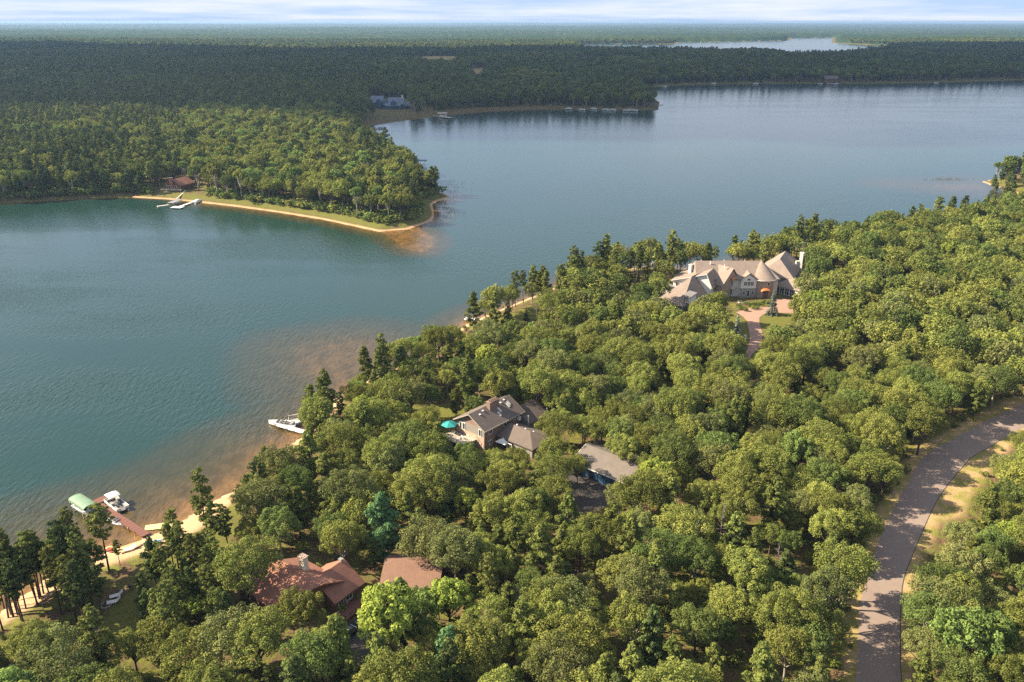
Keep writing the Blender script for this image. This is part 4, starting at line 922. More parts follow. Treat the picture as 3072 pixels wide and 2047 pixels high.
for x_, z_, wd_, ht_ in ((2.6, 4.3, 1.3, 1.3), (2.6, 1.3, 1.0, 1.3), (8.0, 4.4, .9, 1.4), (11.6, 4.6, .8, .9)): window(hs, x_, .57, z_, wd_, ht_, 0, 2 if wd_ > .95 else 1, 1)
MB().box(12.6, 13.4, -.1, .6, 3.6, 4.6).build('air_conditioner', M['white'], hs)
chimney(hs, L_ * .52, Dp * .5 - .9, 7.0, 9.6, 3.3, 1.2, M['brownbrick'], 0, 5, M['brownbrick'])
for i, (x_, y_) in enumerate([(2.6, 3.9), (4.2, 4.4), (10.6, 4.3), (12.2, 4.6)]):
    z_ = 5.6 + (y_ - .6) * (2.6 / 4.6) + .26
    MB().cyl((x_, y_, z_), .30, .30, .12, 10).cyl((x_, y_, z_ + .12), .28, .08, .14, 10).build('skylight_dome', M['white'], hs)
for x_, y_ in ((7.6, 2.0), (8.6, 2.9), (11.9, 3.0), (12.6, 3.4)):
    z_ = 5.6 + (y_ - .6) * (2.6 / 4.6) + .27; s_ = 2.6 / 4.6
    MB().add([(x_ + dx, y_ + dy, z_ + dy * s_ + dz) for dx in (-.28, .28) for dy in (-.6, .6) for dz in (0, .12)], [(0,1,3,2),(4,6,7,5),(0,4,5,1),(2,3,7,6),(0,2,6,4),(1,5,7,3)]).build('skylight', M['stucco'], hs)
# lower wings
block(hs, L_ - .2, L_ + 6.4, -2.2, 5.6, 3.2, 5.6, M['greyroof'], M['taupe'], over=.6, yr=2.6)
block(hs, -10.5, -.2, -4.6, 3.4, 2.6, 4.1, M['greyroof'], M['taupe'], o=(8.4, -.2), a=R(90), hip=(4, 0), over=.6)
window(hs, 3.9, -4.5, 1.3, 1.4, 1.7, wl, 2, 1)
MB().cyl((12.6, -3.2, 3.0), .14, .14, 2.9, 8).cyl((12.6, -3.2, 5.9), .24, .1, .25, 8).build('flue_pipe', M['steel'], hs)
MB().cyl((L_ + 5.6, -3.0, 2.6), .12, .12, 2.6, 8).cyl((L_ + 5.6, -3.0, 5.2), .2, .1, .2, 8).build('flue_pipe', M['steel'], hs)
for x_, y_, z_ in ((9.6, -2.0, 4.1), (9.3, -5.0, 4.1), (9.7, -7.2, 3.9)): MB().cyl((x_, y_, z_), .26, .2, .3, 8).build('roof_vent', M['white'], hs)
d_ = MB().box(-4.2, .3, 3.2, 11.2, 1.9, 2.1)
for x_ in (-4.1, -2, 0): [d_.box(x_ - .08, x_ + .08, y_ - .08, y_ + .08, -.3, 1.9) for y_ in (3.4, 7.2, 11)]
dk_ = d_.build('deck', M['woodg'], hs); q = MB()
for i in range(15): q.box(-4.15, -4.09, 3.3 + i * .55, 3.36 + i * .55, 2.1, 3.0)
q.box(-4.18, -4.06, 3.25, 11.15, 3.0, 3.08); [q.box(-4.1 + i * .55, -4.04 + i * .55, 3.25, 3.31, 2.1, 3.0) for i in range(8)]; q.box(-4.05, .2, 3.22, 3.3, 3.0, 3.08)
q.build('railing', M['white'], dk_)
def umbrella(loc, rz, r_, hh_, m_, label, sides=6):
    e_ = empty('parasol', loc, rz, label, 'parasol'); q_ = MB().cyl((0, 0, hh_ - .75), r_, .05, .8, sides, cap=False); c_ = q_.build('canopy', m_, e_)
    MB().cyl((0, 0, 0), .04, .04, hh_ + .35, 8).build('pole', M['woodg'], e_); MB().cyl((0, 0, 0), .35, .3, .12, 12).build('base', M['black'], e_)
    rb = MB(); [rb.bar((0, 0, hh_ - .1), (r_ * .95 * math.cos(i * 6.2832 / sides), r_ * .95 * math.sin(i * 6.2832 / sides), hh_ - .74), .035) for i in range(sides)]; rb.build('ribs', M['woodg'], e_)
    return e_
loc_ = lambda x_, y_: (E1[0] + x_ * u_[0] + y_ * n_[0], E1[1] + x_ * u_[1] + y_ * n_[1])
umbrella((*loc_(-1.2, 10.9), G + 2.1), .3, 2.1, 2.9, M['teal'], 'open teal parasol on the deck at the left end of the dark-roofed house')
umbrella((*b5(1225, 1120), G), .2, 2.2, 2.6, M['white'], 'open white parasol on the patio below the dark-roofed house', 4)
def patio_set(loc, rz, label, m_=None):
    m_ = m_ or M['white']; e_ = empty('patio_chair', loc, rz, label, 'chair', 'chairs by the houses')
    MB().box(-.28, .28, -.28, .28, .38, .44).build('seat', m_, e_); MB().box(-.28, .28, .22, .28, .44, 1.0).build('backrest', m_, e_)
    for sx in (-.24, .24):
        for sy in (-.24, .24): MB().box(sx - .03, sx + .03, sy - .03, sy + .03, 0, .38).build('leg', m_, e_)
patio_set((*loc_(-2.8, 5.2), G + 2.1), .4, 'white chair on the deck under the teal parasol'); patio_set((*loc_(-1.6, 5.9), G + 2.1), 2.4, 'second white chair on the deck, nearer the house wall')
patio_set((*loc_(-3.2, 7.0), G + 2.1), -.6, 'white chair at the outer railing of the deck', M['woodg'])
sw_ = empty('garden_bench', (*P(917, 905, G), G), .8, 'grey bench on the lawn left of the dark-roofed house', 'bench')
MB().box(-.8, .8, -.25, .25, .4, .46).build('seat', M['alu'], sw_); MB().box(-.8, .8, .2, .26, .46, .95).build('backrest', M['alu'], sw_)
for sx in (-.7, .7): MB().box(sx - .04, sx + .04, -.22, .22, 0, .4).build('leg', M['alu'], sw_)

# ---------------------------------------------------------------- garage with blue doors
ga = c3(400, 585, 5.4); gb = c3(1000, 830, 5.4); a_ = angof(ga, gb)
gr = empty('garage', (ga[0], ga[1], G), a_, 'grey-roofed garage with blue doors and a white front fascia, in the wood', 'garage')
block(gr, .4, 16.2, .7, 11.6, 2.9, 4.7, shingle('light_shingle', (.135, .112, .10), (.185, .155, .138)), M['navy'], over=.6, fascia=M['white'])
for i in range(4):
    x_ = 2.3 + i * 3.6
    dr = MB().box(x_ - 1.35, x_ + 1.35, .60, .70, 0, 2.3).build('garage_door', M['blue'], gr); q = MB()
    for j in range(1, 4): q.box(x_ - 1.33, x_ + 1.33, .575, .60, j * .575 - .03, j * .575 + .03)
    for j in range(1, 4): q.box(x_ - 1.35 + j * .675 - .03, x_ - 1.35 + j * .675 + .03, .570, .60, 0.05, 2.25)
    q.build('door_panel_lines', M['navy'], dr)
q = MB(); [q.bar((2 + i * .9, 13.0 + .4 * (i % 2), .2), (2.8 + i * .9, 12.6, .9), .25) for i in range(7)]
for i in range(6):
    p_ = c3(880 + i * 42, 350 + i * 18)
    o_ = MB().cyl((0, 0, 0), .5, .35, .55, 7).build('white_rock', M['white']); o_.location = (p_[0], p_[1], G - .1); o_.scale = (1, .8, 1 + .2 * (i % 2)); tag(o_, ['leftmost white rock', 'second white rock from the left', 'third white rock from the left', 'third white rock from the right', 'second white rock from the right', 'rightmost white rock'][i] + ' behind the blue-doored garage', 'rock', 'white rocks behind the garage')
gl = empty('gas_grill', (*c3(740, 880), G), a_, 'black covered grill standing at the blue garage doors', 'grill')
MB().box(-.5, .5, -.3, .3, .1, .9).build('cabinet', M['black'], gl); MB().cyl((0, 0, .9), .42, .3, .3, 10).build('lid', M['black'], gl)

# ---------------------------------------------------------------- cottage with red shingles
ra, rb_ = c4(760, 440, 8.6), c4(1060, 230, 8.6); a1 = angof(ra, rb_)
ct = empty('cottage', (ra[0], ra[1], G), a1, 'wooden cottage with red-brown shingled gables and a tall cream chimney', 'house'); L1 = math.hypot(rb_[0] - ra[0], rb_[1] - ra[1])
block(ct, -.2, L1 - .5, -4.1, 4.1, 3.3, 5.9, M['redroof'], M['woodb'], over=.7, hip=(0, 0), fascia=M['woodb'])
r1_, r2_ = c4(310, 230, 9.2), c4(830, 515, 9.2); a2 = angof(r1_, r2_); o2 = tolocal(ra, a1, r1_); L2 = math.hypot(r2_[0] - r1_[0], r2_[1] - r1_[1])
bl_ = c4(200, 800, 5.9)
LR = lambda p_, z_: (*tolocal(ra, a1, p_), z_ - G)
r1l, r2l, b1l = LR(r1_, 9.2), LR(r2_, 9.2), LR(bl_, 5.9); b0l = tuple(r1l[i] + (b1l[i] - r2l[i]) * .92 for i in range(3))
pn = xf([(0, 4.6, 0)], 0, 0, a2 - a1)[0]; k1l, k2l = (r1l[0] + pn[0], r1l[1] + pn[1], 4.6), (r2l[0] + pn[0], r2l[1] + pn[1], 4.6)
MB().slab([b0l, b1l, r2l, r1l], .25).slab([k2l, k1l, r1l, r2l], .25).build('roof', M['redroof'], ct)
cen_ = np.mean([b0l, b1l, r2l, k2l, k1l, r1l], 0); ins = lambda p_, d_: (cen_[0] + (p_[0] - cen_[0]) * .9, cen_[1] + (p_[1] - cen_[1]) * .9, p_[2] - d_)
wl_ = [ins(p_, .45) for p_ in (b0l, b1l, r2l, k2l, k1l, r1l)]; MB().slab(wl_, .02).add([(x, y, z_) for x, y, z in wl_ for z_ in (-.3, z)], [(2 * i, 2 * ((i + 1) % 6), 2 * ((i + 1) % 6) + 1, 2 * i + 1) for i in range(6)]).build('wall', M['woodb'], ct)
chp = tolocal(ra, a1, c4(600, 350, 8.6)); chimney(ct, chp[0], chp[1], 3, 8.9, 1.35, 1.0, M['creambrick'], a2 - a1, 0, M['pinkbrick'])
MB().box(L1 - .9, L1 - .4, -.3, .3, 6.1, 6.6).box(L1 - 1.0, L1 - .3, -.4, .4, 6.6, 6.7).build('roof_vent', M['alu'], ct)
window(ct, 3.0, -4.15, 1.9, 1.6, 1.2, 0, 2, 1); window(ct, 1.0, -4.15, 1.9, 1.2, 1.2, 0, 2, 1)
q = MB().box(-1, 5.5, -7.2, -4.3, .6, .75); [q.box(-.9 + i * 1.25, -.78 + i * 1.25, -7.15, -7.03, -.3, 1.7) for i in range(6)]; q.box(-.95, 5.4, -7.16, -7.02, 1.7, 1.8); q.build('porch', M['woodr'], ct)
# brown garage behind the maples
g1, g2 = c4(1560, 230, 7.4), c4(2100, 260, 7.4); a3 = angof(g1, g2)
bg_ = empty('brown_garage', (g1[0], g1[1], G), a3, 'garage with a plain brown shingled gable roof right of the cottage', 'garage')
block(bg_, .3, 10.2, -4.6, 4.2, 2.9, 4.9, M['brownroof'], M['woodb'], over=.5, yr=0)
p_ = c4(1900, 140)
fe = empty('rail_fence', (p_[0], p_[1], G), a3, 'pale two-rail fence behind the brown garage', 'fence')
for x_ in (-3, -1, 1, 3, 5): MB().box(x_ - .06, x_ + .06, -.06, .06, -.2, 1.2).build('post', M['woodg'], fe)
for z_ in (.6, 1.1): MB().box(-3, 5, -.1, -.062, z_ - .06, z_ + .06).build('rail', M['woodg'], fe)
# parked car
def car(loc, rz, label):
    e_ = empty('parked_car', loc, rz, label, 'car')
    def ring(x_, zs, wy): return [(x_, -wy, zs[0]), (x_, -wy * 1.0, zs[1]), (x_, wy, zs[1]), (x_, wy, zs[0])]
    pr = [(-2.25, .5, .75, .78), (-2.15, .35, .95, .86), (-1.3, .3, 1.02, .9), (0, .28, 1.03, .92), (1.2, .3, .98, .9), (2.0, .35, .85, .86), (2.3, .5, .7, .74)]
    MB().loft([ring(x_, (z0, z1), wy) for x_, z0, z1, wy in pr]).build('body', M['carpaint'], e_, True)
    MB().loft([[(-2.0, -.8, .98), (-2.0, .8, .98), (1.05, .8, 1.0), (1.05, -.8, 1.0)], [(-1.55, -.66, 1.5), (-1.55, .66, 1.5), (.35, .66, 1.5), (.35, -.66, 1.5)]]).build('cabin_glass', M['glass'], e_)
    MB().box(-1.5, .3, -.64, .64, 1.502, 1.54).build('car_roof', M['carpaint'], e_)
    for x_ in (-1.4, 1.4):
        for y_ in (-.86, .86):
            w__ = MB(); k = 14; w__.V = [(x_ + .33 * math.cos(i * 6.2832 / k), y_ + s_, .33 + .33 * math.sin(i * 6.2832 / k)) for s_ in (-.1, .1) for i in range(k)]; w__.F = [(i, (i + 1) % k, k + (i + 1) % k, k + i) for i in range(k)] + [tuple(range(k)), tuple(range(k, 2 * k))[::-1]]; w__.build('wheel', M['tyre'], e_)
    for y_ in (-.6, .6): MB().box(2.18, 2.3, y_ - .15, y_ + .15, .58, .72).build('headlight', M['chrome'], e_)
    MB().bar((1.06, -.72, 1.03), (1.06, .72, 1.03), .06).build('windscreen_trim', M['chrome'], e_)
ca, cb = c4(1085, 1120, 3.3), c4(1215, 1010, 3.3)
car(((ca[0] + cb[0]) / 2 - .3, (ca[1] + cb[1]) / 2, G), angof(ca, cb), 'dark green car parked beside the cottage under the trees')
q = MB(); p1_, p2_ = c4(960, 930), c4(1190, 690); q.bar((*p1_, G + .4), (*p2_, G + .4), .3, .8); rw = q.build('retaining_wall', M['pinkbrick']); tag(rw, 'low reddish wall between the cottage porch and the car', 'wall')

# ---------------------------------------------------------------- the mansion
mo = (93.0, 303.0); mn = empty('mansion', (*mo, G), 0, 'large tan-roofed stone and stucco mansion with a round tower, above the brick drive', 'house')
def ml(p): return (p[0] - mo[0], p[1] - mo[1])
A1, A2 = ml(c1(680, 250, 14.6)), ml(c1(1430, 245, 14.6)); yr_ = (A1[1] + A2[1]) / 2
fe_ = ml(c1(1290, 466, 9.6))[1] + 1.0
block(mn, A1[0] - 1, A2[0] + 5, fe_ + .6, yr_ + (yr_ - fe_) - .6, 7.2, 12.0, M['tanroof'], M['stucco'], hip=(0.01, 5), over=.6, yr=yr_)
# tower: stone drum under a cone
tb = ml(c1(1472, 470, 9.7)); tcx, tcy = tb[0] + .5, tb[1] + 3.9; ap = ml(c1(1430, 240, 15.0))
MB().cyl((tcx, tcy, -.3), 3.9, 3.9, 7.4, 28).build('tower_wall', M['stone'], mn)
MB().cyl((tcx, tcy, 7.0), 4.75, .05, 12.6 - 7.0, 32, top=ap).build('tower_roof', M['tanroof'], mn)
MB().cyl((tcx, tcy, 6.82), 4.8, 4.8, .2, 32).build('tower_gutter', M['white'], mn)
def awning(x_, y_, z_, wd_, dp_, ht_, a__):
    k = 10; rings = []
    for j in range(2):
        rings.append([(wd_ / 2 * math.cos(math.pi * i / k), -dp_ * (1 - j) - .02 * j, ht_ * math.sin(math.pi * i / k) * (.55 + .45 * j) - (0 if j else .15)) for i in range(k + 1)])
    m = MB(); m.loft(rings, close=False); n0 = len(m.V); m.V += [(p[0] * .97, p[1], p[2] - .08) for r_ in rings for p in r_]
    m.F += [(n0 + i, n0 + k + 1 + i, n0 + k + 2 + i, n0 + i + 1) for i in range(k)] + [(i, n0 + i, n0 + i + 1, i + 1) for i in range(k)]
    m.build('awning', M['orange'], mn, loc=(x_, y_, z_), rz=a__)
awning(tcx + .2, tcy - 3.8, 2.9, 3.8, 1.3, 1.2, 0)
MB().box(tcx - .7, tcx + 1.1, tcy - 4.0, tcy - 3.7, 0, 2.7).build('entrance_door', M['woodb'], mn)
window(mn, tcx + 1.0, tcy - 3.78, 5.5, 1.0, 1.2, .2)
# facade with gable and big window
g0, g1_, gp = ml(c1(1180, 462, 9.6)), ml(c1(1392, 465, 9.6)), ml(c1(1265, 372, 11.3)); fy = (g0[1] + g1_[1]) / 2
gx_ = (g0[0] + g1_[0]) / 2
block(mn, fy + .1, fy + 7, -(gx_ + 2.9), -(gx_ - 2.9), 7.0, 9.3, M['tanroof'], M['white'], o=(0, 0), a=R(90), hip=(0, 0.01), over=.45)
MB().box(gx_ - 2.9, gx_ + 2.9, fy + .04, fy + .098, -.3, 3.6).build('ground_storey', M['greywall'], mn)
MB().box(gx_ - 3.0, gx_ + 3.0, fy - .02, fy + .1, 3.62, 3.8).build('floor_band', M['white'], mn)
q = MB(); [q.box(gx_ - 2.9 + i * .52, gx_ - 2.84 + i * .52, fy + .06, fy + .098, 3.81, 6.95) for i in range(12)]; q.build('battens', M['stucco'], mn)
for dx in (-1.3, 0, 1.3): window(mn, gx_ + dx, fy + .08, 5.4, 1.1, 1.5, 0, 2, 2)
window(mn, gx_, fy + .08, 7.0, 1.0, .8, 0)
window(mn, gx_ + .1, fy + .02, 1.6, 1.0, 2.4, 0, 1, 1); window(mn, gx_ - 1.6, fy + .02, 1.8, 1.0, 1.5, 0, 1, 2); window(mn, gx_ + 1.8, fy + .02, 1.8, 1.0, 1.5, 0, 1, 2)
# steep cross gable left of it
e1_, e2_ = ml(c1(820, 260, 13.6)), ml(c1(1105, 338, 13.6)); a4 = angof(e1_, e2_); Le = math.hypot(e2_[0] - e1_[0], e2_[1] - e1_[1])
block(mn, 0, Le - .5, -5.4, 4.6, 5.6, 11.0, M['tanroof'], M['stone'], o=e1_, a=a4, over=.5, yr=0, oe=1)
we = xf([(Le - .42, -.2, 0)], *e1_, a4)[0]
def onE(s_, t_): return xf([(s_, t_, 0)], *e1_, a4)[0][:2]
pE = onE(Le - .42, .6)
awning(pE[0], pE[1], 6.6, 3.2, 1.2, 1.5, a4 + R(90))
window(mn, *onE(Le - .45, .6), 5.4, 2.0, 2.0, a4 + R(90), 2, 2); window(mn, *onE(Le - .45, .6), 1.6, 1.8, 2.2, a4 + R(90), 2, 1)
bal = MB(); bx = onE(Le + .6, .6); bal.add(xf([(x_, y_, z_) for x_ in (-.5, 1.0) for y_ in (-1.6, 1.6) for z_ in (3.5, 3.65)], *onE(Le, .6), a4), [(0,1,3,2),(4,6,7,5),(0,4,5,1),(2,3,7,6),(0,2,6,4),(1,5,7,3)]).build('balcony', M['stucco'], mn)
# right wing: tall hipped roof with white chimney
w1_, w2_ = ml(c1(1645, 225, 13.4)), ml(c1(1715, 130, 13.4)); a5 = angof(w1_, w2_); Lw = math.hypot(w2_[0] - w1_[0], w2_[1] - w1_[1])
block(mn, -6.5, Lw + 1.0, -6.4, 6.4, 6.0, 10.8, M['tanroof'], M['greywall'], o=w1_, a=a5, hip=(6.5, 1.2), over=.7)
cR = ml(c1(1885, 320, 8.5)); chimney(mn, cR[0], cR[1], 2, 11.8, 1.7, 1.3, M['white'], a5, 1, M['white'])
MB().box(cR[0] - 2.0, cR[0] - .7, cR[1] - .6, cR[1] + .5, 5.5, 8.6).build('chimney_shoulder', M['stucco'], mn)
# glazed sunroom
s1_, s2_ = ml(c1(1575, 535, 5.4)), ml(c1(1800, 588, 5.4)); a6 = angof(s1_, s2_); Ls = math.hypot(s2_[0] - s1_[0], s2_[1] - s1_[1])
block(mn, 0, Ls + 3, .5, 8.5, 3.2, 5.6, M['tanroof'], M['stucco'], o=s1_, a=a6, hip=(4, 4), over=.5)
for i in range(4):
    pw = xf([(1.4 + i * 2.0, .45, 0)], *s1_, a6)[0]; window(mn, pw[0], pw[1], 1.5, 1.7, 2.4, a6, 2, 2)
# left wing with the low hipped roof over the garages
l1_, l2_ = ml(c1(610, 430, 11.6)), ml(c1(820, 340, 11.6)); a7 = angof(l1_, l2_); Ll = math.hypot(l2_[0] - l1_[0], l2_[1] - l1_[1])
fc = tolocal(l1_, a7, ml(c1(490, 765, 5.4))); lc_ = tolocal(l1_, a7, ml(c1(245, 668, 5.4)))
xa = min(fc[0], lc_[0]) + .6; ya, yb = fc[1] + .5, lc_[1] - .5
print('garage wing', fc, lc_, Ll)
block(mn, xa, Ll + 6, ya, max(yb, 4), 2.9, 9.0, M['tanroof'], M['taupe'], o=l1_, a=a7, hip=(-xa, 0.01), over=.5, yr=0, fascia=M['white'])
dm = ml(c1(540, 690, 7.0)); dma = angof(ml(c1(500, 700, 6)), ml(c1(575, 722, 6)))
q = MB().add(xf([(sx, sy, z) for sx in (-1.4, 1.4) for sy in (0, 4) for z in (2.9, 5.2)], *dm, dma), [(0,1,3,2),(4,6,7,5),(0,4,5,1),(2,3,7,6),(0,2,6,4),(1,5,7,3)]); q.build('dormer_wall', M['white'], mn)
MB().slab(xf([(-1.8, -.4, 5.25), (1.8, -.4, 5.25), (1.8, 4.2, 6.3), (-1.8, 4.2, 6.3)], *dm, dma), .2).build('dormer_roof', M['smallgrey'], mn)
pw = xf([(0, -.04, 0)], *dm, dma)[0]; window(mn, pw[0], pw[1], 4.1, 1.9, 1.4, dma, 4, 3, fw=.18)
dg = ml(c1(920, 515, 7.6)); block(mn, -4.5, 0, -1.4, 1.4, 4.0, 5.3, M['tanroof'], M['greywall'], o=dg, a=a7 - R(90), hip=(0.01, 0), over=.3, zb=3)
# left rear plane with paired white chimneys
h1_, h2_ = ml(c1(370, 472, 8.5)), ml(c1(820, 338, 8.5)); a8 = angof(h1_, h2_)
block(mn, .6, 20, -15, -.6, 6.0, 9.9, M['tanroof'], M['white'], o=h1_, a=R(62), hip=(0, 4), over=.6, yr=-13.2, fascia=M['white'])
cL = ml(c1(600, 375, 10.2)); chimney(mn, cL[0], cL[1], 6, 10.6, 1.9, 1.1, M['white'], a8, 2, M['white'])
pw = xf([(.57, -2.2, 0)], *h1_, R(62))[0]; window(mn, pw[0], pw[1], 4.6, 1.2, 1.4, R(-28), 2, 1)
lo_ = ml(c1(350, 560, 5.4)); MB().slab(xf([(-2.5, -1.5, 3.0), (2.5, -1.5, 3.0), (2.5, 2.5, 3.7), (-2.5, 2.5, 3.7)], *lo_, a8), .22).build('porch_roof', M['smallgrey'], mn)
MB().add(xf([(sx, sy, z) for sx in (-2.1, 2.1) for sy in (-1.1, 2.3) for z in (-.3, 2.8)], *lo_, a8), [(0,1,3,2),(4,6,7,5),(0,4,5,1),(2,3,7,6),(0,2,6,4),(1,5,7,3)]).build('porch_wall', M['white'], mn)
for x_, y_ in ((830, 265), (990, 245), (720, 248), (995, 300)):
    pv_ = ml(c1(x_, y_, 14.4)); MB().cyl((pv_[0], pv_[1], 11.0), .2, .16, 1.3, 8).build('roof_vent', M['white'], mn)
for i, (x_, y_) in enumerate([(690, 325), (735, 332), (775, 315)]):
    pv_ = ml(c1(x_, y_, 12.0)); MB().box(pv_[0] - .5, pv_[0] + .5, pv_[1] - .4, pv_[1] + .4, 9.2, 9.75).build('skylight', M['smallgrey'], mn)
# long low wall and roof at the far right, garden bits
q = MB(); p1_, p2_ = c1(2010, 400), c1(2190, 470); q.bar((*p1_, G + .9), (*p2_, G + .7), .5, 2.2); tag(q.build('garden_wall', M['stucco']), 'low cream garden wall running right from the mansion', 'wall')
q = MB(); p1_, p2_ = c1(2110, 485), c1(2352, 495); q.bar((*p1_, G + .3), (*p2_, G + .3), .4, 1.0); tag(q.build('brick_wall', M['pinkbrick']), 'low pink wall at the far edge of the mansion lawn', 'wall')
for i, (x_, y_, l_) in enumerate([(1160, 722, 'white garden chair at the left of the mansion entrance'), (1195, 716, 'middle white garden chair by the mansion entrance'), (1240, 722, 'right white garden chair by the mansion entrance')]): patio_set((*c1(x_, y_ + 25), G), i * 1.3, l_)
lp = empty('lamp_pillar', (*c1(1237, 1165), G), 0, 'short white lamp pillar on the grass left of the brick drive', 'lamp')
MB().box(-.3, .3, -.3, .3, 0, 1.2).build('pillar', M['white'], lp); MB().cyl((0, 0, 1.2), .16, .2, .45, 6).cyl((0, 0, 1.65), .26, .03, .2, 6).build('lantern', M['white'], lp)
for i, (x_, y_) in enumerate([(1290, 760), (1350, 745), (1400, 740), (1450, 720), (1240, 740), (1330, 790), (1500, 735), (1380, 790), (1180, 800), (1240, 815), (1150, 770), (1540, 720)]):
    if NOFOREST: break
    cm, tm, _w = tree_meshes('bush', ('deep', 'olive')[i % 2], 1 + i % 3, 0); e_ = empty('shrub', (*c1(x_, y_ + 20), G), i, ['dark shrub nearest the tower awning', 'olive shrub left of the tower awning', 'dark shrub in the middle of the entrance bed', 'olive shrub at the foot of the tower', 'dark shrub beside the middle garden chair', 'olive shrub at the front edge of the entrance bed', 'dark shrub under the right end of the awning', 'olive shrub touching the brick drive before the tower', 'dark shrub before the leftmost garden chair', 'olive shrub at the left corner of the brick drive', 'dark shrub left of the garden chairs', 'olive shrub between tower and sunroom'][i], 'shrub', 'dark shrubs before the mansion entrance' if i % 2 == 0 else 'olive shrubs before the mansion entrance'); e_.scale = (.8, .8, .7); ob('foliage', cm, e_); ob('stem', tm, e_)

# ---------------------------------------------------------------- far houses
c7 = C(440, 500, 10.4545); fb1, fb2 = c7(610, 720), c7(1130, 735)
cb_ = empty('cabin', (fb1[0], fb1[1], G), angof(fb1, fb2), 'brown-red cabin with a big brick chimney on the peninsula shore', 'house'); Lc = math.hypot(fb2[0] - fb1[0], fb2[1] - fb1[1])
block(cb_, -11, 0, -Lc / 2, Lc / 2, 3.4, 6.4, M['redroof'], M['woodb'], o=(Lc / 2, 0), a=R(-90) + R(-12), over=.9)
chimney(cb_, Lc * .42, -.9, -.3, 7.6, 2.2, 1.0, M['redbrick'], 0, 0, M['white'])
for x_ in (Lc * .12, Lc * .24): window(cb_, x_, -.35, 1.8, 1.0, 2.0, 0)
for x_ in (Lc * .62, Lc * .74, Lc * .86): window(cb_, x_, -.35, 1.8, 1.1, 2.0, 0)
MB().box(-1.5, Lc + 1, -4.5, -1.3, .5, .7).build('terrace', M['woodg'], cb_)
q = MB(); [q.box(-1.5 + i * 1.2, -1.42 + i * 1.2, -4.5, -4.42, .7, 1.6) for i in range(int(Lc / 1.2) + 2)]; q.box(-1.5, Lc + 1, -4.52, -4.4, 1.6, 1.7).build('railing', M['woodg'], cb_)
a_s, b_s = c7(1230, 760), c7(900, 950); q = MB(); q.bar((*a_s, G + .3), (*b_s, .9), 1.0, .25); tag(q.build('stairs', M['woodg']), 'wooden stair ramp from the cabin down to the beach', 'stairs')
c8 = C(1060, 240, 5.6); lb = c8(700, 490)
lg = empty('lodge', (lb[0], lb[1], G), R(4), 'large dark lodge with blue-grey roofs across the bay', 'house')
k8 = lambda px_: px_ / 5.6 / 3 * math.hypot(lb[0], lb[1], H) / F
block(lg, -k8(100), k8(135), 3, 16, 6.2, 12.6, M['blueroof'], M['navy'], over=1.0)
block(lg, -k8(150), k8(90), -1.5, 3.4, 4.2, 6.4, M['blueroof'], M['navy'], over=.5, yr=3.3)
block(lg, -7, 4, -3, 3, 7.4, 10.2, M['blueroof'], M['navy'], o=(-k8(15), 6), a=R(90), over=.5)
block(lg, k8(135), k8(230), 4, 13, 4.2, 7.4, M['blueroof'], M['navy'], over=.8)
block(lg, -k8(190), -k8(95), 6, 14, 5, 9, M['navy'], M['navy'], over=.8)
block(lg, -k8(385), -k8(200), 12, 26, 7.5, 13.6, M['blueroof'], M['navy'], over=1.0)
block(lg, -7, 5, -2.5, 2.5, 9.4, 11.6, M['blueroof'], M['navy'], o=(-k8(265), 15), a=R(90), over=.4)
chimney(lg, k8(118), 9, 8, 15, 2, 1.6, M['creambrick'], 0, 0)
for i in range(5): window(lg, -k8(120) + i * k8(42), -1.55, 2.2, 2.4, 2.2, 0, 2, 1, pm_=M['glass'], fm=M['blueroof'])
fh = C(2048, 0, 2.298)(1035, 568)
fc_ = empty('far_cottage', (fh[0], fh[1] + 8, G), 0, 'small brown cottage above a sandy landing on the far shore', 'house')
block(fc_, -11, 11, 0, 12, 6, 10, M['greyroof'], M['woodb'], over=1); [window(fc_, x_, -.05, 3, 2.5, 2.5, 0, 2, 1, fm=M['woodb']) for x_ in (-6, 0, 6)]
eh = P(2348, 412, G)
er = empty('shore_house', (eh[0] + 2, eh[1] + 6, G), R(-20), 'brick house with a blue-grey roof at the right edge beyond the inlet', 'house')
block(er, -6, 16, 0, 11, 5, 9, M['blueroof'], M['pinkbrick'], over=.8); window(er, -2.5, -.05, 3, 2, 2, 0, 2, 2); window(er, 3, -.05, 3, 2, 2, 0, 2, 2)
chimney(er, -3, 5, 4, 11, 1.6, 1.4, M['pinkbrick'], 0)
# ---------------------------------------------------------------- docks, boats and beach things
def dock(a, b, wd_, z, m_, label, name='dock', head=None, edge=None):
    a, b = np.array(a), np.array(b); an = angof(a, b); L0 = math.hypot(*(b - a)); e_ = empty(name, (a[0], a[1], 0), an, label, 'dock')
    q = MB(); n = max(2, int(L0 / 1.1)); s_ = L0 / n
    for i in range(n): q.box(i * s_ + .02, (i + 1) * s_ - .02, -wd_ / 2, wd_ / 2, z, z + .12)
    q.build('deck', m_, e_)
    q = MB(); [q.box(0, L0, sy * wd_ / 2 - .05, sy * wd_ / 2 + .05, z - .16, z - .004) for sy in (-1, 1)]; q.build('frame', edge or M['alu'], e_)
    q = MB(); [q.box(x_ - .05, x_ + .05, sy * wd_ / 2 - .05 + sy * .11, sy * wd_ / 2 + .05 + sy * .11, -.8, z + .35) for x_ in np.arange(.3, L0, 2.6) for sy in (-1, 1)]; q.build('posts', M['steel'], e_)
    if head:
        hx0, hx1, hy0, hy1 = head; MB().box(hx0, hx1, hy0, hy1, z + .003, z + .125).build('platform', m_, e_)
        q = MB(); [q.box(x_ - .05, x_ + .05, y_ - .05, y_ + .05, -.8, z + .3) for x_ in (hx0 + .1, hx1 - .1) for y_ in (hy0 - .08, hy1 + .08)]; q.build('platform_posts', M['steel'], e_)
    return e_
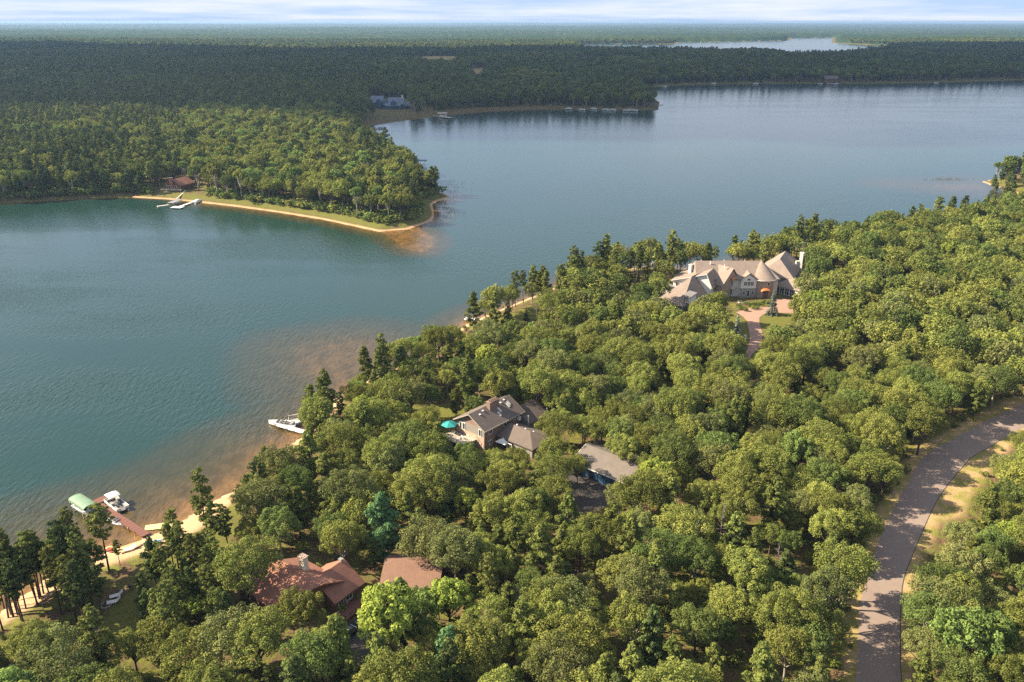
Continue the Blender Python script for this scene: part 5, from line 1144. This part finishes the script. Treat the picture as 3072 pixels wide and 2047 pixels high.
def hullshape(L0, B, D, z0=-.15, n=9, blunt=.25, flare=.75):
    rings = []
    for i in range(n):
        s_ = i / (n - 1); x_ = -L0 / 2 + L0 * s_; f = 1 if s_ < .45 else max(.03, 1 - ((s_ - .45) / .55) ** 2.2 * (1 - blunt * .1)); hb = B / 2 * f; sheer = z0 + D * (1 + .25 * s_ * s_)
        rings.append([(x_, -hb, sheer), (x_, -hb * flare, z0 + D * .35), (x_, 0, z0 + .25 * D * max(0, s_ - .6)), (x_, hb * flare, z0 + D * .35), (x_, hb, sheer)])
    return rings
def speedboat(e_, L0=5.6, B=2.1, D=.75, z0=-.2, cover=None, inner=None, motor=True, windshield=True):
    rg_ = hullshape(L0, B, D, z0); h_ = MB().loft([r_ for r_ in rg_], close=False); k = len(rg_[0])
    h_.F += [tuple(range(k))]; hu = h_.build('hull', M['hull'], e_)
    dk = [r_[0] for r_ in rg_] + [r_[-1] for r_ in rg_[::-1]]
    MB().slab([(x, y * .93, z + .02) for x, y, z in dk], .06).build('deck', cover or M['hull'], e_)
    if not cover:
        z_ = z0 + D; c_ = MB().box(-L0 * .40, L0 * .18, -B * .33, B * .33, z_ + .10, z_ + .13); c_.build('cockpit', inner or M['deckgrey'], e_)
        s_ = MB(); [s_.box(x_, x_ + .5, y_ - .22, y_ + .22, z_ + .135, z_ + .5).box(x_ - .08, x_, y_ - .22, y_ + .22, z_ + .135, z_ + .85) for x_ in (-L0 * .12, L0 * .02) for y_ in (-B * .18, B * .18)]; s_.box(-L0 * .4, -L0 * .3, -B * .3, B * .3, z_ + .135, z_ + .5); s_.build('seats', M['seat'], e_)
        if windshield: MB().add([(L0 * .16, -B * .33, z_ + .14), (L0 * .24, 0, z_ + .14), (L0 * .16, B * .33, z_ + .14), (L0 * .11, -B * .30, z_ + .55), (L0 * .18, 0, z_ + .55), (L0 * .11, B * .30, z_ + .55)], [(0, 1, 4, 3), (1, 2, 5, 4), (3, 4, 1, 0), (4, 5, 2, 1)]).build('windshield', M['glass'], e_)
    if motor: MB().box(-L0 / 2 - .45, -L0 / 2 - .05, -.2, .2, z0 - .1, z0 + D + .45).build('outboard_motor', M['black'], e_)
def canopy_lift(loc, rz, L0, B, z, m_, label, frame=True, rise=.55):
    e_ = empty('boat_lift', loc, rz, label, 'boat lift'); k = 8; rings = []
    for x_ in (-L0 / 2, -L0 * .25, 0, L0 * .25, L0 / 2):
        rings.append([(x_, -B / 2 * math.cos(math.pi * i / k), z + rise * math.sin(math.pi * i / k) - (.0 if abs(x_) < L0 / 2 else .12)) for i in range(k + 1)] + [(x_, B / 2 * math.cos(math.pi * i / k), z - .06 + (rise - .04) * math.sin(math.pi * i / k)) for i in range(k + 1)])
    MB().loft(rings).build('canopy', m_, e_, False)
    q = MB()
    for sy in (-1, 1):
        MB().box(-L0 / 2, L0 / 2, sy * B / 2 - .02, sy * B / 2 + .02, z - .42, z - .02).build('canopy_skirt', m_, e_)
        q.bar((-L0 / 2 + .4, sy * B / 2 * .96, z - .45), (L0 / 2 - .4, sy * B / 2 * .96, z - .45), .08)
        for x_ in (-L0 * .32, L0 * .32): q.bar((x_, sy * B / 2 * .96, -.9), (x_, sy * B / 2 * .96, z - .4), .09)
    for x_ in (-L0 * .32, L0 * .32): q.bar((x_, -B / 2 * .96, .1), (x_, B / 2 * .96, .1), .09)
    q.build('frame', M['alu'], e_); return e_
def pontoon(loc, rz, L0, B, label, cover=None, top=True):
    e_ = empty('pontoon_boat', loc, rz, label, 'pontoon boat')
    for sy in (-1, 1):
        w__ = MB(); k = 10; rr_ = [(-L0 / 2, .28), (L0 / 2 - .7, .28), (L0 / 2, .08)]
        w__.loft([[(x_, sy * B * .36 + r_ * math.cos(i * 6.2832 / k), .08 + r_ * math.sin(i * 6.2832 / k)) for i in range(k)] for x_, r_ in rr_]); w__.build('float', M['alu'], e_, True)
    MB().box(-L0 / 2 + .1, L0 / 2 - .35, -B / 2, B / 2, .38, .48).build('deck', M['deckgrey'] if not cover else M['alu'], e_)
    q = MB(); x0, x1 = -L0 / 2 + .5, L0 / 2 - .6
    for sy in (-1, 1): q.box(x0, x1, sy * B / 2 - .035, sy * B / 2 + .035, .52, 1.12)
    q.box(x1 - .04, x1 + .03, -B / 2 + .036, -B * .15, .52, 1.12).box(x1 - .04, x1 + .03, B * .15, B / 2 - .036, .52, 1.12).box(x0 - .03, x0 + .04, -B / 2 + .036, B / 2 - .036, .52, 1.12); q.build('fence_panels', M['hull'], e_)
    if cover:
        q = MB(); q.loft([[(x_, -B / 2 - .03, 1.0), (x_, -B * .3, 1.0 + h__), (x_, B * .3, 1.0 + h__), (x_, B / 2 + .03, 1.0)] for x_, h__ in ((x0 - .1, .2), (x0 + L0 * .3, .65), (x1 - 1, .55), (x1 + .1, .15))]); q.build('cover', cover, e_); return e_
    q = MB(); q.box(x0 + .1, x0 + 2.2, B / 2 - .65, B / 2 - .06, .5, .95).box(x1 - 1.9, x1 - .1, B / 2 - .65, B / 2 - .06, .5, .95).box(x1 - 1.9, x1 - .1, -B / 2 + .06, -B / 2 + .65, .5, .95).box(x0 + .1, x0 + .7, -B / 2 + .06, B / 2 - .7, .5, .95); q.build('bench_seats', M['seat'], e_)
    q = MB(); q.box(-.2, .5, -B / 2 + .1, -B / 2 + .75, .5, 1.35).cyl((-.7, -B / 2 + .45, .5), .26, .26, .7, 8).cyl((.2, B * .12, .5), .35, .4, .5, 8); q.build('helm', M['seat'], e_)
    if top:
        k = 6; z = 2.45; xx = (x0 + .2, x0 + .8, x0 + 2.3, x0 + 2.8); q = MB(); q.loft([[(x_, -B / 2 * .95, z - d_), (x_, -B * .25, z + .12 - d_), (x_, B * .25, z + .12 - d_), (x_, B / 2 * .95, z - d_), (x_, B * .25, z + .07 - d_), (x_, -B * .25, z + .07 - d_)] for x_, d_ in zip(xx, (.22, 0, 0, .22))]); q.build('bimini_top', M['white'], e_)
        q = MB(); [q.bar((x_, sy * B / 2 * .93, z - .08), (x0 + 1.5, sy * B / 2 * .97, 1.1), .045) for x_ in (xx[1], xx[2]) for sy in (-1, 1)]; q.build('bimini_frame', M['alu'], e_)
    MB().box(-L0 / 2 - .35, -L0 / 2 + .12, -.22, .22, -.2, 1.25).build('outboard_motor', M['black'], e_); return e_
def gp(f, x, y):      # where a line of sight meets the ground
    z = .8
    for _ in range(8): q_ = f(x, y, z); z = .5 * z + .5 * float(gz1(*q_))
    return (*f(x, y, z), z)
# red dock group at the lower left
da, db = c5(525, 330, .75), c5(1160, 735, .75)
dd_ = dock(db, da, 1.75, .62, M['woodr'], 'long dark red dock reaching from the lower beach into the lake', edge=M['woodr'])
hd = tolocal(db, angof(db, da), c5(520, 275, .75)); MB().box(hd[0] - 1.1, hd[0] + 1.1, hd[1] - 1.7, hd[1] + 1.4, .625, .745).build('platform', M['woodr'], dd_)
la = angof(c5(400, 420, .5), c5(180, 320, .5)); lc0 = c5(300, 275, 3.0)
canopy_lift((*lc0, 0), angof(c5(490, 300, 2.8), c5(275, 165, 2.8)) if False else angof(c5(310, 380, 2.8), c5(105, 245, 2.8)), math.dist(c5(310, 380, 2.8), c5(105, 245, 2.8)), math.dist(c5(105, 245, 2.8), c5(275, 165, 2.8)), 2.75, M['green'], 'green canopied boat lift at the outer end of the red dock')
e_ = empty('motorboat', (*lc0, .35), angof(c5(310, 380, 2.8), c5(105, 245, 2.8)) + math.pi, 'white motorboat hanging under the green canopy', 'boat'); e_.location = (lc0[0] + .1, lc0[1] - .5, .45); speedboat(e_, 6.4, 2.3, .9, 0)
pa, pb = c5(690, 255, .8), c5(850, 385, .8); pc = c5(765, 320, .8)
pontoon((*c5(762, 325, .6), 0), angof(pa, pb), 7.4, 2.7, 'white pontoon boat with a white top beside the red dock')
e_ = empty('jet_ski', (*c5(512, 442, .4), 0), angof(c5(460, 410), c5(545, 455)), 'blue and white jet ski between the green lift and the red dock', 'jet ski')
h_ = MB().loft(hullshape(3.1, 1.15, .55, -.1), close=False); h_.F += [(0, 1, 2, 3, 4)]; h_.build('hull', M['hull'], e_)
MB().slab([(x, y * .9, z + .02) for x, y, z in [r_[0] for r_ in hullshape(3.1, 1.15, .55, -.1)] + [r_[-1] for r_ in hullshape(3.1, 1.15, .55, -.1)[::-1]]], .05).build('deck', M['cyan'], e_)
MB().box(-1.1, .1, -.22, .22, .48, .85).build('seat', M['black'], e_); MB().loft([[(.1, -.3, .45), (.1, .3, .45), (1.2, .15, .5), (1.2, -.15, .5)], [(.2, -.2, .95), (.2, .2, .95), (.6, .1, .9), (.6, -.1, .9)]]).bar((.25, -.4, 1.02), (.25, .4, 1.02), .06).build('handlebars', M['hull'], e_)
e_ = empty('fishing_boat', (*c5(752, 562, .4), 0), angof(c5(680, 530), c5(830, 600)), 'small open fishing boat tied at the near side of the red dock', 'boat'); speedboat(e_, 4.9, 1.7, .6, -.15, None, M['tanseat'], True, False)
q = MB(); q.box(-1.6, -1.0, -.6, .6, .55, .7).box(-.3, .2, -.65, .65, .55, .7).box(1.0, 1.4, -.45, .45, .55, .7); q.build('thwarts', M['alu'], e_)
ya, yb = c5(1140, 640, .3), c5(1520, 590, .3); q = MB(); Ly = math.dist(ya, yb)
for i in range(3): q.box(0, Ly * .98, -1.0 + i * .68, -.36 + i * .68, .02, .14)
o_ = q.build('float_mat', M['yellow'], None, False, (ya[0], ya[1], .08), angof(ya, yb)); tag(o_, 'long pale yellow foam float at the beach end of the red dock', 'float')
def kayak(loc, rz, m_, label, L0=3.6):
    e_ = empty('kayak', loc, rz, label, 'kayak'); rings = []
    for i in range(9):
        s_ = i / 8; f = max(.04, math.sin(math.pi * s_) ** .7); rings.append([(-L0 / 2 + L0 * s_, -.36 * f, .22), (-L0 / 2 + L0 * s_, 0, .02), (-L0 / 2 + L0 * s_, .36 * f, .22), (-L0 / 2 + L0 * s_, 0, .32 + .05 * abs(2 * s_ - 1))])
    MB().loft(rings).build('hull', m_, e_, True); MB().cyl((0, 0, .325), .28, .24, .05, 12).build('cockpit', M['black'], e_); return e_
kayak(gp(c5, 1285, 830), angof(c5(1205, 845), c5(1370, 822)), M['kay'], 'light blue kayak lying on the grass above the beach', 4.2)
def lounger(loc, rz, label):
    e_ = empty('sun_lounger', loc, rz, label, 'lounge chair'); MB().box(-.95, .35, -.38, .38, .34, .40).build('seat', M['white'], e_)
    MB().add([(.36, -.38, .36), (.36, .38, .36), (.9, -.38, .85), (.9, .38, .85), (.33, -.38, .42), (.33, .38, .42), (.85, -.38, .91), (.85, .38, .91)], [(0,1,3,2),(4,6,7,5),(0,4,5,1),(2,3,7,6),(0,2,6,4),(1,5,7,3)]).build('backrest', M['white'], e_)
    for x_ in (-.8, .2):
        for y_ in (-.32, .32): MB().box(x_ - .03, x_ + .03, y_ - .03, y_ + .03, 0, .34).build('leg', M['white'], e_)
    return e_
for (x_, y_), a__, l_ in (((1835, 1000), .5, 'white lounge chair on the bare ground, the farther of the pair'), ((1795, 1098), .4, 'white lounge chair on the bare ground, the nearer of the pair')): lounger((*cl(x_, y_), G), a__, l_).scale = (1.25,) * 3
lounger(gp(c5, 950, 945), .5, 'white lounge chair alone on the beach edge above the lawn').scale = (1.25,) * 3
fp = empty('fire_ring', (*cl(1660, 1135), G), 0, 'dark fire ring with logs between the white chairs and the pines', 'fire pit')
q = MB(); [q.add(xf([(.75 + dx, dy, z) for dx in (0, .3) for dy in (-.2, .2) for z in (0, .3)], 0, 0, i * .5712), [(0,1,3,2),(4,6,7,5),(0,4,5,1),(2,3,7,6),(0,2,6,4),(1,5,7,3)]) for i in range(11)]; q.build('stone_ring', M['rock'], fp)
q = MB(); q.bar((-.5, -.2, .15), (.5, .3, .3), .18).bar((-.2, .5, .15), (.2, -.5, .35), .18).bar((-.1, -.2, .2), (.1, .2, 1.3), .12); q.build('logs', M['log'], fp)
gl = empty('kettle_grill', (*cl(2050, 890), G), 0, 'black round grill standing right of the white lounge chairs', 'grill'); MB().cyl((0, 0, .6), .2, .42, .25, 12).cyl((0, 0, .85), .42, .15, .28, 12).build('bowl', M['black'], gl)
for i in range(3): q = MB(); q.bar((.1 * math.cos(i * 2.1), .1 * math.sin(i * 2.1), .65), (.4 * math.cos(i * 2.1), .4 * math.sin(i * 2.1), 0), .05); q.build('leg', M['black'], gl)
ib = empty('inflatable_raft', gp(c5, 700, 965), angof(c5(620, 925), c5(740, 1010)), 'yellow, red and white inflatable raft on the sand behind the pines', 'raft')
def torus(R0, r0, sx, sy, z, k=20, j=8):
    m = MB(); m.V = [((R0 + r0 * math.cos(b__)) * math.cos(a__) * sx, (R0 + r0 * math.cos(b__)) * math.sin(a__) * sy, z + r0 * math.sin(b__)) for a__ in np.arange(k) * 6.2832 / k for b__ in np.arange(j) * 6.2832 / j]
    m.F = [(a__ * j + b__, ((a__ + 1) % k) * j + b__, ((a__ + 1) % k) * j + (b__ + 1) % j, a__ * j + (b__ + 1) % j) for a__ in range(k) for b__ in range(j)]; return m
torus(1.25, .24, 1.25, .85, .24).build('tube', M['yellow'], ib, True); MB().box(-1.1, 1.1, -.7, .7, .08, .18).build('floor', M['white'], ib); MB().box(-.9, -.4, -.7, .7, .181, .45).box(.3, .8, -.7, .7, .181, .45).build('seats', M['red'], ib)
for i, (x_, y_, s_) in enumerate([(545, 1070, .7), (575, 1050, .6), (605, 1030, .75), (630, 1045, .5), (1160, 870, .6), (1135, 880, .5), (1090, 870, .45), (1400, 850, .5)]):
    o_ = MB().cyl((0, 0, 0), .55, .35, .5, 7).build('shore_rock', M['rock'] if i > 3 else M['white']); o_.location = gp(c5, x_, y_); o_.scale = (s_, s_ * .8, s_); o_.rotation_euler = (.1, .1, i)
    tag(o_, ['leftmost pale rock below the inflatable raft', 'second pale rock from the left below the raft', 'third pale rock from the left below the raft', 'small pale rock touching the raft corner', 'rock nearest the blue kayak on the log edging', 'rock just left of the one nearest the kayak', 'leftmost rock on the log edging', 'rock at the right tip of the blue kayak'][i], 'rock', ['pale rocks below the raft', 'rocks near the kayak'][i > 3])
q = MB(); lp_ = [gp(c5, x_, y_) for x_, y_ in ((830, 995), (900, 975), (985, 950), (1060, 905), (1110, 880), (1170, 850), (1200, 840))]
for a__, b__ in zip(lp_[:-1], lp_[1:]): q.bar((*a__[:2], a__[2] + .1), (*b__[:2], b__[2] + .1), .28, .3)
tag(q.build('log_edging', M['log']), 'row of dark logs edging the beach bank below the kayak', 'logs')
for i, (x_, y_, dx, dy) in enumerate([(900, 730, 120, -40)]):
    pass
# white speedboat and dock on the middle shore
c6 = C(780, 1210, 11.765)
d0, d1 = c6(1560, 980, .9), c6(900, 800, .9); dock(d0, d1, 1.6, .62, M['white'], 'white dock beside the white speedboat, half hidden by pines', head=(5, 9, -3.2, .8))
e_ = empty('speedboat', (*c6(800, 740, .5), .1), angof(c6(1100, 800), c6(500, 720)), 'big white speedboat with a dark tower frame at the middle shore', 'boat'); speedboat(e_, 8.2, 2.7, 1.05, -.2)
q = MB(); [q.bar((-.6, sy * 1.1, .9), (-1.4, sy * .9, 2.7), .09) for sy in (-1, 1)]; q.bar((-1.4, -.9, 2.7), (-1.4, .9, 2.7), .09); q.build('tower', M['black'], e_)
e_ = empty('lift_frame', (*c6(1280, 640, .5), 0), .5, 'pale boat lift frame with a dark hoop, next to the white speedboat', 'boat lift')
q = MB(); [q.bar((x_, y_, -.8), (x_, y_, 2.2), .12) for x_ in (-1.6, 1.6) for y_ in (-1.4, 1.4)]; [q.bar((x_, -1.4, .5), (x_, 1.4, .5), .16) for x_ in (-1.6, 1.6)]; [q.bar((-1.6, y_, 1.9), (1.6, y_, 1.9), .12) for y_ in (-1.4, 1.4)]; q.build('frame', M['white'], e_); MB().box(-1.4, 1.4, -1.2, 1.2, .6, .75).build('bunk', M['stucco'], e_)
q = MB(); [q.bar((1.5 * math.cos(i * .314), 0, 2.0 + 1.1 * math.sin(i * .314)), (1.5 * math.cos((i + 1) * .314), 0, 2.0 + 1.1 * math.sin((i + 1) * .314)), .1) for i in range(10)]; q.build('hoop', M['black'], e_)
# white dock on the right shore, and the deck with a lifted boat at the point
r7a, r7b = r7(640, 648, .7), r7(450, 625, .7); dock(r7a, r7b, 1.5, .6, M['white'], 'white dock alone on the right shore with a bench at its end', head=(math.dist(r7a, r7b) - 2.6, math.dist(r7a, r7b), -1.6, 1.6))
c9 = C(1800, 720, 7.84); dock(c9(1010, 470, .7), c9(570, 470, .7), 1.6, .6, M['woodg'], 'weathered dock behind the tall shore pines with a white tank at its end')
e_ = empty('storage_box', (*c9(595, 490, .8), .73), 0, 'white box at the outer end of the dock behind the pines', 'box'); MB().box(-.7, .7, -1.0, 1.0, 0, 1.3).build('body', M['white'], e_); MB().box(-.76, .76, -1.06, 1.06, 1.302, 1.42).build('lid', M['stucco'], e_)
e_ = empty('motorboat', (*c9(1165, 550, 1.0), .7), angof(c9(1250, 640), c9(1090, 500)), 'white motorboat raised on a lift by the mansion shore', 'boat'); speedboat(e_, 7.5, 2.5, 1.0, .1); MB().box(-2, 2, -1.5, 1.5, -.25, -.05).build('cradle', M['alu'], e_)
q = MB(); pA, pB = c9(1060, 640, 1.2), c9(1340, 900, 1.8); q.bar((*pA, 1.25), (*pB, 1.9), 3.2, .18); tag(q.build('shore_deck', M['woodr']), 'reddish shore deck leading down to the lifted white boat', 'deck')
o_ = MB().box(-.8, .8, -.5, .5, 0, .5).box(-.7, .7, .3, .5, .502, 1.0).build('white_bench', M['white']); o_.location = (*c9(1075, 785, 1.6), 1.4); tag(o_, 'small white bench beside the reddish shore deck', 'bench')
# across the bay
dock(c7(1420, 1110, .7), c7(960, 1270, .7), 1.8, .55, M['white'], 'white dock in front of the cabin with a square swim platform', head=(12, 16.5, -3.5, 3.0))
pontoon((*c7(1560, 1095, .6), 0), angof(c7(1440, 1150), c7(1660, 1050)), 8.5, 3.0, 'covered white pontoon boat at the beach end of the cabin dock', M['white'])
fa_, fb_ = c7(330, 1240, .3), c7(690, 1195, .3); q = MB().box(0, math.dist(fa_, fb_), -.8, .8, .02, .35); tag(q.build('float_mat', M['stucco'], None, False, (fa_[0], fa_[1], .0), angof(fa_, fb_)), 'long cream float on the water left of the cabin dock', 'float')
canopy_lift((*c7(900, 1150, .5), 0), angof(c7(730, 1190), c7(1100, 1060)), 11, 3.4, 1.9, M['alu'], 'empty silver boat lift between the cream float and the cabin dock', rise=.15)
dock(P(921, 383, .7), P(972, 379.5, .7), 1.8, .6, M['woodg'], 'grey dock with a navy canopied lift off the right side of the peninsula')
canopy_lift((*P(966, 375, 1.0), 0), R(2), 10, 3.6, 3.2, M['navy'], 'navy canopied boat lift at the right side of the peninsula')
e_ = empty('motorboat', (*P(962, 378.5, .5), .3), R(3), 'white boat under the navy canopy off the peninsula', 'boat'); speedboat(e_, 7.5, 2.5, 1.0, .1)
dock(P(849, 332, .7), P(884, 332, .7), 1.8, .6, M['white'], 'white dock leading to the white-topped boat in the bay')
canopy_lift((*P(886, 330, 1.2), 0), R(2), 12, 4.0, 3.2, M['white'], 'white canopied boat lift in the bay above the peninsula')
e_ = empty('motorboat', (*P(887, 330.5, .5), .2), R(0), 'white boat under the white canopy in the bay', 'boat'); speedboat(e_, 9, 3, 1.2, 0)
dock(P(831, 293.5, .7), P(872, 294.5, .7), 1.8, .6, M['woodg'], 'thin brown dock at the innermost corner of the bay')
e_ = empty('motorboat', (*P(879, 294.5, .5), .1), 0, 'dark boat at the end of the thin brown dock', 'boat'); speedboat(e_, 8, 3, 1.2, 0, M['navy'])
la_, lb_ = c8(1230, 585, .9), c8(1660, 632, .9); dock(la_, lb_, 3.0, .9, M['woodg'], 'long wooden pier below the lodge', head=(math.dist(la_, lb_) - 14, math.dist(la_, lb_), -5, 3))
canopy_lift((*c8(1500, 590, 1.5), 0), R(0), 11, 5, 3.4, M['woodg'], 'tan canopied lift beside the lodge pier', rise=1.2)
e_ = empty('motorboat', (*c8(1510, 615, .5), .5), R(180), 'white boat moored at the lodge pier', 'boat'); speedboat(e_, 8, 3, 1.2, 0)
FB = [(1470,205.5,'white boat under the wooded corner where the two shores meet'), (1526,199,'white boat at the foot of the dark wood just right of the shore corner'), (1337,253,'leftmost small white boat on the bay shore left of the point'), (1306,250.5,'grey boat on the marshy shore of the bay'), (1364,250.5,'second small white boat on the bay shore'),
 (1391,253,'white boat beside the brown landing on the bay shore'), (1408,253.5,'boat right in front of the brown landing'), (1439,254.5,'white boat, third from the tip of the far point'), (1449,254,'white boat, second from the tip of the far point'), (1458,254.5,'white boat nearest the tip of the far point'),
 (1605,192.5,'boat by the reddish landing on the far shore'), (1640,192.5,'boat right of the reddish landing on the far shore'), (1736,192.5,'white boat midway along the far shore'), (1885,192.8,'white boat just left of the far cottage landing'), (1921,193,'boat just right of the far cottage landing'), (2152,191.2,'white boat alone at the right part of the far shore')]
proto = None
for i, (x_, y_, l_) in enumerate(FB):
    loc = (*P(x_, y_ + .6, .2), .1)
    if proto is None: e_ = empty('moored_boat', loc, .2, l_, 'boat', 'boats moored along the far shores'); speedboat(e_, 8, 3.0, 1.5, 0, None, None, False, False); MB().box(-2, .5, -1.2, 1.2, 2.2, 2.35).bar((-1.9, 0, 1.6), (-1.9, 0, 2.2), .2).bar((.4, 0, 1.6), (.4, 0, 2.2), .2).build('top', M['white'], e_); proto = e_
    else:
        e_ = proto.copy(); sc.collection.objects.link(e_); e_['label'] = l_; e_.location = loc; e_.rotation_euler = (0, 0, (i * 1.7) % .8 - .4)
        for ch in list(proto.children): c_ = ch.copy(); sc.collection.objects.link(c_); c_.parent = e_
for x_, y_, l_ in ((1592, 191, 'orange-brown kayak rack on the far shore'), (1402, 251.2, 'brown landing stage on the bay shore'), (1907, 191.5, 'pale sandy landing deck before the far cottage')):
    o_ = MB().box(-6, 6, -1.5, 1.5, .2, .7).box(-5, -2, -.8, .8, .702, 1.6).box(1, 4, -.8, .8, .702, 1.3).build('landing_stage', M['tanseat']); o_.location = (*P(x_, y_, .5), 0); tag(o_, l_, 'landing stage')
dock(P(1512, 240.5, .6), P(1524, 240.5, .6), 2, .6, M['woodg'], 'short dark dock at the tip of the far point')
# fallen tree and reeds off the peninsula
if not NOFOREST:
    o_ = ob('fallen_tree', DT[0]); o_.location = (*P(1000, 470, .6), .6); o_.rotation_euler = (R(80), 0, R(100)); o_.scale = (1.1,) * 3; tag(o_, 'bare fallen tree lying in the water at the peninsula tip', 'fallen tree')
    rgr = np.random.default_rng(8); q = MB()
    for cx_, cy_, nx_, sx_, sy_ in ((1030, 492, 90, 22, 5), (1010, 440, 80, 25, 8), (1040, 425, 60, 25, 6), (1020, 455, 60, 18, 4), (2180, 412, 120, 28, 1.5), (1015, 482, 50, 15, 6)):
        for i in range(nx_):
            p_ = P(cx_ + rgr.normal() * sx_, cy_ + rgr.normal() * sy_, 0)
            if water(np.array([p_[0]]), np.array([p_[1]]))[0] > .5: q.bar((*p_, -.2), (p_[0] + rgr.normal() * .1, p_[1], .5 + rgr.random() * .5), .07)
    tag(q.build('reeds', plain('reed', (.13, .12, .06), .9, .3)), 'sparse dark reeds standing in the shallows off the points', 'reeds', kind='stuff')
# ---------------------------------------------------------------- air
hz = []
x0, x1, y0, y1, z0, z1 = -45000, 45000, -200, 42000, -8, 104
V = [(x, y, z) for x in (x0, x1) for y in (y0, y1) for z in (z0, z1)]
Fz = [(0, 1, 3, 2), (4, 6, 7, 5), (0, 4, 5, 1), (2, 3, 7, 6), (0, 2, 6, 4), (1, 5, 7, 3)]
m = bpy.data.materials.new('air'); m.use_nodes = True; t = m.node_tree; t.nodes.clear()
o = t.nodes.new('ShaderNodeOutputMaterial'); pv = t.nodes.new('ShaderNodeVolumePrincipled'); t.links.new(pv.outputs[0], o.inputs['Volume'])
pv.inputs['Color'].default_value = (.43, .65, 1.0, 1); pv.inputs['Density'].default_value = 6.5e-5; pv.inputs['Density Attribute'].default_value = ''; pv.inputs['Anisotropy'].default_value = .2
tag(ob('haze', mkmesh('haze', V, Fz, m)), 'pale blue air over the whole landscape', 'haze', kind='stuff')
